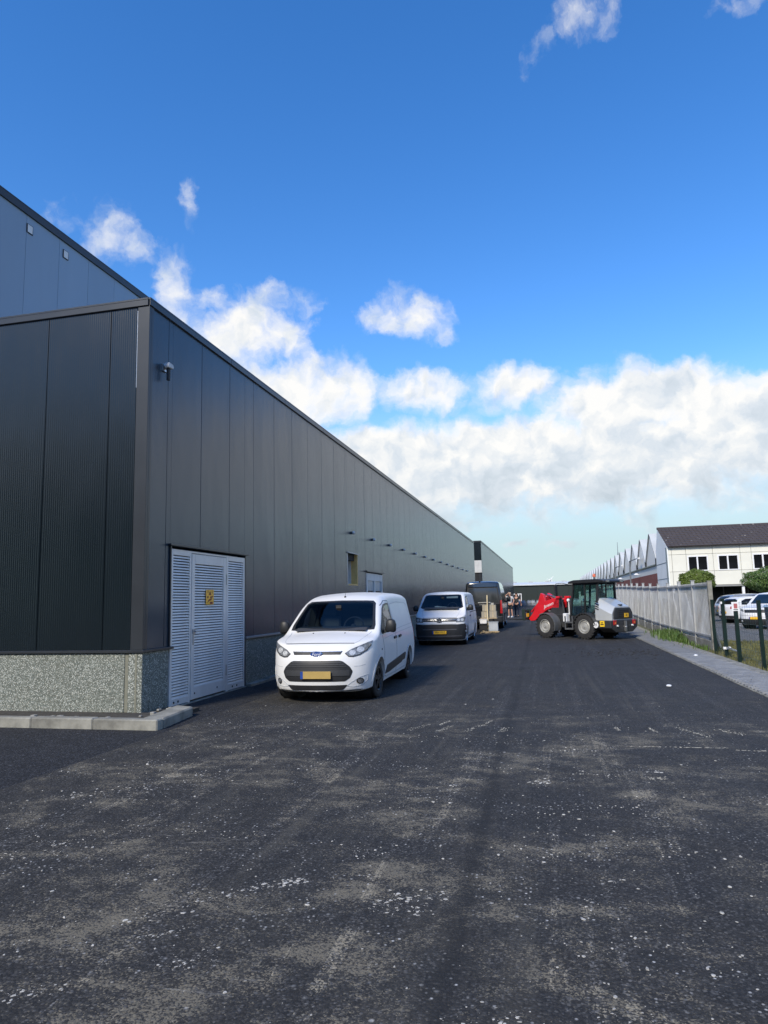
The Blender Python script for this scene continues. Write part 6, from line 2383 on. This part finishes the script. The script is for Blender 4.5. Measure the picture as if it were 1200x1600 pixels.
for (x, y) in ((-2.8, 33.84), (-2.44, 33.84), (-2.8, 34.02), (-2.44, 34.02)):
    m.box(x - .03, x + .03, y - .03, y + .03, g0, g0 + .06)
m.build('foot', M['black'], t)
t = thing('white_tub', 'white tub with lid on the black shelf under the trestle', 'box', (-3.1, 34.0, gy + .41))
m = MB()
m.prism([(-3.26, gy + .41), (-2.95, gy + .41), (-2.93, gy + .60), (-3.28, gy + .60)], 33.9, 34.08, 'y')
m.build('tub', M['plaster'], t, bevel=.01)
m = MB()
m.box(-3.29, -2.92, 33.88, 34.10, gy + .60, gy + .63)
m.build('lid', M['plaster'], t, bevel=.006)
t = thing('black_trolley', 'low black trolley carrying the white tub', 'trolley', (-3.1, 34.0, gy))
m = MB()
m.box(-3.32, -2.9, 33.86, 34.12, gy + .36, gy + .405)
m.build('shelf', M['black'], t, bevel=.01)
m = MB()
m.box(-3.3, -2.92, 33.9, 34.1, gy + .10, gy + .355)
m.build('drawer', M['ink'], t, bevel=.01)
for (x, y) in ((-3.27, 33.92), (-2.95, 33.92), (-3.27, 34.08), (-2.95, 34.08)):
    m = MB()
    m.bar((x - .02, y, gy + .05), (x + .02, y, gy + .05), .05, n=12)
    m.build('castor', M['rubber'], t)
rr = random.Random(8)
m = MB()
for i in range(26):
    x, y = rr.uniform(-3.15, -2.35), rr.uniform(33.2, 33.7)
    a = rr.uniform(0, 3.1)
    l_ = rr.uniform(.05, .16)
    z = gz(x, y) + .015 + .02 * (i % 4)
    m.beam((x - l_ * math.cos(a), y - l_ * math.sin(a), z), (x + l_ * math.cos(a), y + l_ * math.sin(a), z + rr.uniform(-.005, .02)), .05, .022)
o = m.build('wood_scraps', plain('scrap_wood', (.46, .35, .20), .8, 0, .3, 6), None, kind='stuff')
o['label'] = 'heap of sawn wood scraps on the ground by the trestle'

# ------------------------------------------------------------------ people
def skin_mesh(pts, edges, mat, name, parent, sub=2, root=0):
    me = bpy.data.meshes.new(name)
    me.from_pydata([p[0] for p in pts], edges, [])
    o = bpy.data.objects.new(name, me)
    C.objects.link(o)
    md = o.modifiers.new('s', 'SKIN')
    md.use_smooth_shade = True
    if not me.skin_vertices:
        bpy.context.view_layer.objects.active = o
    sk = me.skin_vertices[0].data if me.skin_vertices else None
    if sk is None:
        bpy.context.view_layer.update()
        sk = o.data.skin_vertices[0].data
    for i, p in enumerate(pts):
        r_ = p[1]
        sk[i].radius = r_ if isinstance(r_, tuple) else (r_, r_)
        sk[i].use_root = (i == root)
    sb = o.modifiers.new('u', 'SUBSURF')
    sb.levels = sub
    bpy.context.view_layer.update()
    m2 = bpy.data.meshes.new_from_object(o.evaluated_get(bpy.context.evaluated_depsgraph_get()))
    bpy.data.objects.remove(o)
    m2.materials.clear()
    m2.materials.append(mat)
    m2.polygons.foreach_set('use_smooth', [True] * len(m2.polygons))
    o = bpy.data.objects.new(name, m2)
    return link(o, parent, Vector((0, 0, 0)))
skin_m = plain('skin', (.48, .27, .19), .55, 0, .08, 8)
def hand(pts, edges, wi, wrist, d, up):
    """palm and five bent fingers growing from the wrist vertex"""
    d = Vector(d).normalized()
    s_ = d.cross(Vector(up)).normalized()
    n_ = s_.cross(d)
    palm = Vector(wrist) + d * .07
    pts.append((tuple(palm), (.038, .018)))
    pi = len(pts) - 1
    edges.append((wi, pi))
    for k_, (o_, l_) in enumerate(((-.03, .065), (-.01, .078), (.01, .072), (.03, .055))):
        a = palm + s_ * o_ + d * .03
        b = a + d * l_ * .5 - n_ * .008
        c = b + d * l_ * .4 - n_ * .022
        i0 = len(pts)
        pts += [(tuple(a), .010), (tuple(b), .009), (tuple(c), .007)]
        edges += [(pi, i0), (i0, i0 + 1), (i0 + 1, i0 + 2)]
    a = Vector(wrist) + d * .035 + s_ * .04
    b = a + s_ * .03 + d * .03
    i0 = len(pts)
    pts += [(tuple(a), .011), (tuple(b), .009)]
    edges += [(wi, i0), (i0, i0 + 1)]
def person(label, loc, rz, arms, legs, shirt, trousers, shorts, hair_col, shoe):
    t = thing('person', label, 'person', loc, rz, 'people at the far end of the yard', local=True)
    # facing -Y in its own frame, 1.78 m
    P, E = [], []
    def add(p, r_, par=None):
        P.append((p, r_))
        if par is not None: E.append((par, len(P) - 1))
        return len(P) - 1
    pel = add((0, 0, .95), (.15, .11))
    abd = add((0, -.01, 1.12), (.14, .10), pel)
    chest = add((0, 0, 1.32), (.165, .11), abd)
    neckb = add((0, .0, 1.47), (.08, .07), chest)
    neck = add((0, -.01, 1.53), .055, neckb)
    jaw = add((0, -.025, 1.61), (.066, .078), neck)
    brow = add((0, -.015, 1.69), (.076, .092), jaw)
    add((0, -.005, 1.755), (.055, .065), brow)
    add((0, -.118, 1.645), .014, jaw)                       # nose
    for sg in (-1, 1):
        add((sg * .082, .0, 1.655), .014, jaw)              # ears
    idx = {}
    for sg, (el_, wr, hd) in zip((-1, 1), arms):
        sh = add((sg * .185, 0, 1.43), .062, chest)
        e_i = add(el_, .043, sh)
        w_i = add(wr, .029, e_i)
        hand(P, E, w_i, wr, hd, (0, -1, .2))
        idx[sg] = (sh, e_i)
    for sg, (kn, an) in zip((-1, 1), legs):
        hp = add((sg * .095, 0, .88), .088, pel)
        k_i = add(kn, .058, hp)
        a_i = add(an, .040, k_i)
        add((an[0], an[1] + .03, .05), .038, a_i)
        add((an[0], an[1] - .13, .03), .030, len(P) - 1)
    skin_mesh(P, E, skin_m, 'body', t)
    # shirt with short sleeves
    Q, F = [], []
    def q(p, r_, par=None):
        Q.append((p, r_))
        if par is not None: F.append((par, len(Q) - 1))
        return len(Q) - 1
    a = q((0, 0, .90), (.165, .125))
    b = q((0, -.01, 1.12), (.158, .118), a)
    c = q((0, 0, 1.32), (.18, .125), b)
    q((0, 0, 1.475), (.085, .075), c)
    for sg, (el_, wr, hd) in zip((-1, 1), arms):
        s_ = q((sg * .187, 0, 1.43), .074, c)
        mid_ = Vector((sg * .187, 0, 1.43)).lerp(Vector(el_), .7)
        q(tuple(mid_), .062, s_)
    skin_mesh(Q, F, shirt, 'shirt', t)
    Q.clear()
    F.clear()
    a = q((0, 0, .97), (.158, .118))
    for sg, (kn, an) in zip((-1, 1), legs):
        h_ = q((sg * .098, 0, .86), .102, a)
        if shorts:
            k2 = Vector((sg * .098, 0, .86)).lerp(Vector(kn), .92)
            q(tuple(k2), .090, h_)
        else:
            k2 = q(kn, .074, h_)
            q((an[0], an[1] + .01, .09), .058, k2)
    skin_mesh(Q, F, trousers, 'trousers', t)
    m = MB()
    m.ball((0, .012, 1.705), .086, .102, .082, 14, 9)
    m.build('hair', hair_col, t, smooth=True)
    for sg, (kn, an) in zip((-1, 1), legs):
        m = MB()
        m.ball((an[0], an[1] - .05, .045), .05, .14, .05, 12, 8)
        m.box(an[0] - .045, an[0] + .045, an[1] - .17, an[1] + .08, 0, .025)
        m.build('shoe', shoe, t, smooth=50)
    for sg in (-1, 1):
        m = MB()
        m.ball((sg * .03, -.098, 1.672), .011, .008, .007, 8, 6)
        m.build('eye', M['ink'], t)
    m = MB()
    m.ball((0, -.098, 1.60), .024, .008, .006, 8, 6)
    m.build('mouth', plain('lip', (.30, .12, .10), .6), t)
person('person in pale T-shirt and black shorts with a hand raised to the head', (-2.66, 50.8, gz(-2.6, 50.8)), R(-25),
       [((-.36, -.12, 1.50), (-.12, -.14, 1.66), (.5, .1, .5)), ((.30, .03, 1.17), (.27, -.12, .97), (0, -.3, -1))],
       [((-.12, -.03, .50), (-.14, .02, .09)), ((.13, -.05, .50), (.16, -.05, .09))],
       plain('shirt_pale', (.50, .51, .52), .85, 0, .12, 6), plain('shorts_black', (.015, .015, .018), .8), True, plain('hair_light', (.42, .33, .22), .7), M['white'])
person('person in dark work clothes and blue trousers seen from behind', (-2.24, 51.6, gz(-2.2, 51.6)), R(165),
       [((-.29, .02, 1.16), (-.30, -.12, .95), (0, -.2, -1)), ((.28, -.08, 1.17), (.14, -.26, 1.12), (-.6, -.5, 0))],
       [((-.10, -.04, .49), (-.12, .12, .09)), ((.12, -.06, .50), (.16, -.12, .09))],
       plain('shirt_dark', (.025, .027, .030), .85, 0, .2, 6), plain('trousers_navy', (.018, .024, .045), .85, 0, .2, 5), False, plain('hair_dark', (.03, .022, .016), .7), M['black'])

# ------------------------------------------------------------------ cars in the car park
def car(label, loc, rz, paint, L=4.1, W=.87, H=1.48, suv=False, rim='rim_silver'):
    t = thing('parked_car', label, 'car', loc, rz, 'cars parked behind the fence', local=True)
    hz = .98 if suv else .86
    k_ = H / 1.48
    prof = curve((.15, .90), (.4, .98), (.7, 1.0), (.92, .975), (1.1, .92), (H - .1, .77), (H, .72))
    top = curve((0, hz - .14), (.1, hz - .06), (.5, hz + .03), (1.0, hz + .11), (1.12, hz + .17), (1.75, H - .12), (2.1, H - .02), (2.6, H), (L - .75, H - .05), (L - .45, H - .16), (L - .12, 1.0), (L, .92))
    if suv:
        top = curve((0, hz - .1), (.1, hz - .02), (.5, hz + .05), (.95, hz + .12), (1.1, hz + .2), (1.65, H - .12), (2.0, H - .02), (2.6, H), (L - .5, H - .03), (L - .22, H - .15), (L - .08, 1.1), (L, 1.0))
    bot = curve((0, .22), (.5, .19), (L - .6, .2), (L, .3))
    B = Body(L, W, top, bot, prof, curve((.2, .05), (.4, 0), (.7, .03), (1.0, .15)), curve((0, .05), (1, .09), (2, .13), (L, .1)), curve((0, .02), (1, .04), (L, .03)), (.7, 2.4), (.45, 2.6))
    ax = ((.82, .31), (L - .75, .31))
    B.build('body', paint, t, ax, .36, .48)
    for (y, z) in ax:
        for sg in (-1, 1):
            liner(t, (y, z), sg, .356, .49, .76)
            wheel(t, (sg * (W - .13), y, .31), sg, .31, .2, .215, M[rim], 7, spoke_w=.05)
    fw = hz + .16
    B.patch('windscreen', [(-.66, fw), (.66, fw), (.55, H - .11), (-.55, H - .11)], 'F', M['glass'], t, .005, .1, rnd=.04)
    B.patch('rear_window', [(-.60, 1.04), (.60, 1.04), (.50, H - .14), (-.50, H - .14)], 'B', M['glass_dark'], t, .005, .1, rnd=.05)
    for sg, sd in ((1, 'R'), (-1, 'L')):
        B.patch('side_window', [(1.35, fw - .06), (1.75, H - .22), (2.1, H - .13), (2.35, H - .12), (2.38, fw - .05)], sd, M['glass_dark'], t, .005, .1, rnd=.03)
        B.patch('side_window', [(2.45, fw - .05), (2.42, H - .12), (L - .9, H - .15), (L - .62, H - .25), (L - .55, fw + .0)], sd, M['glass_dark'], t, .005, .1, rnd=.03)
        B.strip('door_line', [(1.3, fw - .1), (1.28, .6), (1.4, .28)], .012, sd, M['seam'], t)
        B.strip('door_line', [(2.4, H - .12), (2.42, .28)], .012, sd, M['seam'], t)
        B.patch('door_handle', [(2.15, .83), (2.32, .83), (2.32, .86), (2.15, .86)], sd, M['black'], t, .02, .08, .025)
        p, n = B.hit(1.4, fw - .05, sd)
        mirror_part(t, p.x, 1.36, fw + .04, sg, .15, .15, M['black'])
        B.patch('sill', [(1.2, .2), (L - 1.15, .2), (L - 1.15, .28), (1.2, .28)], sd, M['black'], t, .006, .1)
        q = [(.55, .66), (.82, .72), (.84, .84), (.58, .76)]
        B.patch('headlight', [(x * sg, z + hz - .86) for (x, z) in q], 'F', M['lamp_glass'], t, .006, .06, rnd=.02)
        q = [(.52, .80), (.84, .80), (.80, .98), (.56, .93)]
        B.patch('tail_light', [(x * sg, z + (hz - .86) * .7) for (x, z) in q], 'B', M['red_lamp'], t, .008, .06, rnd=.03)
        B.patch('fog_lamp', [(sg * (.66 + .05 * math.cos(a)), .36 + .05 * math.sin(a)) for a in np.linspace(0, 6.28, 12)[:-1]], 'F', M['lamp_bulb'], t, .02, .05)
    B.patch('grille', [(-.5, hz - .24), (.5, hz - .24), (.54, hz - .10), (-.54, hz - .10)], 'F', M['black'], t, .005, .08, rnd=.02)
    B.patch('lower_bumper', [(-.8, .22), (.8, .22), (.8, .46 if suv else .38), (-.8, .46 if suv else .38)], 'F', M['black'], t, .008, .08, rnd=.03)
    B.patch('rear_bumper', [(-.8, .28), (.8, .28), (.8, .42), (-.8, .42)], 'B', M['black'], t, .008, .08, rnd=.03)
    p, n = B.hit(0, .5, 'F')
    plate(t, (0, p.y - .03, .5), .52, .11, '', -1)
    p, n = B.hit(0, .6, 'B')
    plate(t, (0, p.y + .03, .6), .52, .11, '', 1)
    m = MB()
    m.box(-.6, .6, .5, L - .4, .16, .28)
    m.build('underbody', M['black'], t)
silver_p = plain('silver_car_paint', (.42, .44, .46), .3, .5, .05, 1, coat=.8)
dark_p = plain('dark_blue_car_paint', (.018, .026, .036), .25, 0, .1, 1, coat=.9)
# heading: local -Y is the front; rz=+90 turns the front towards +X
car('white hatchback seen from its rear corner, through the green posts', (13.5, 44.1, 0), R(110), M['paint_white'])
car('silver estate car whose roof shows above the white hatchback', (14.6, 47.9, 0), R(106), silver_p, 4.5, .9, 1.62)
car('dark blue hatchback between the white cars, red tail lamp showing', (14.4, 40.7, 0), R(109), dark_p, 4.1, .87, 1.46)
car('white off-roader with black bumper facing the fence', (9.2, 35.0, 0), R(-40), M['paint_white'], 4.35, .91, 1.68, True)
t = thing('dark_bin', 'dark blue wheeled bin at the right picture edge behind the fence', 'bin', (8.35, 28.6, 0))
m = MB()
m.prism([(8.0, .12), (8.7, .12), (8.85, 1.1), (7.95, 1.1)], 28.3, 28.95, 'y')
m.build('bin_body', dark_p, t, bevel=.02)
m = MB()
m.prism([(7.9, 1.1), (8.9, 1.1), (8.8, 1.2), (8.0, 1.2)], 28.25, 29.0, 'y')
m.build('bin_lid', dark_p, t, bevel=.02)
for x in (8.1, 8.6):
    m = MB()
    m.bar((x - .03, 28.4, .09), (x + .03, 28.4, .09), .09, n=14)
    m.build('bin_wheel', M['rubber'], t)
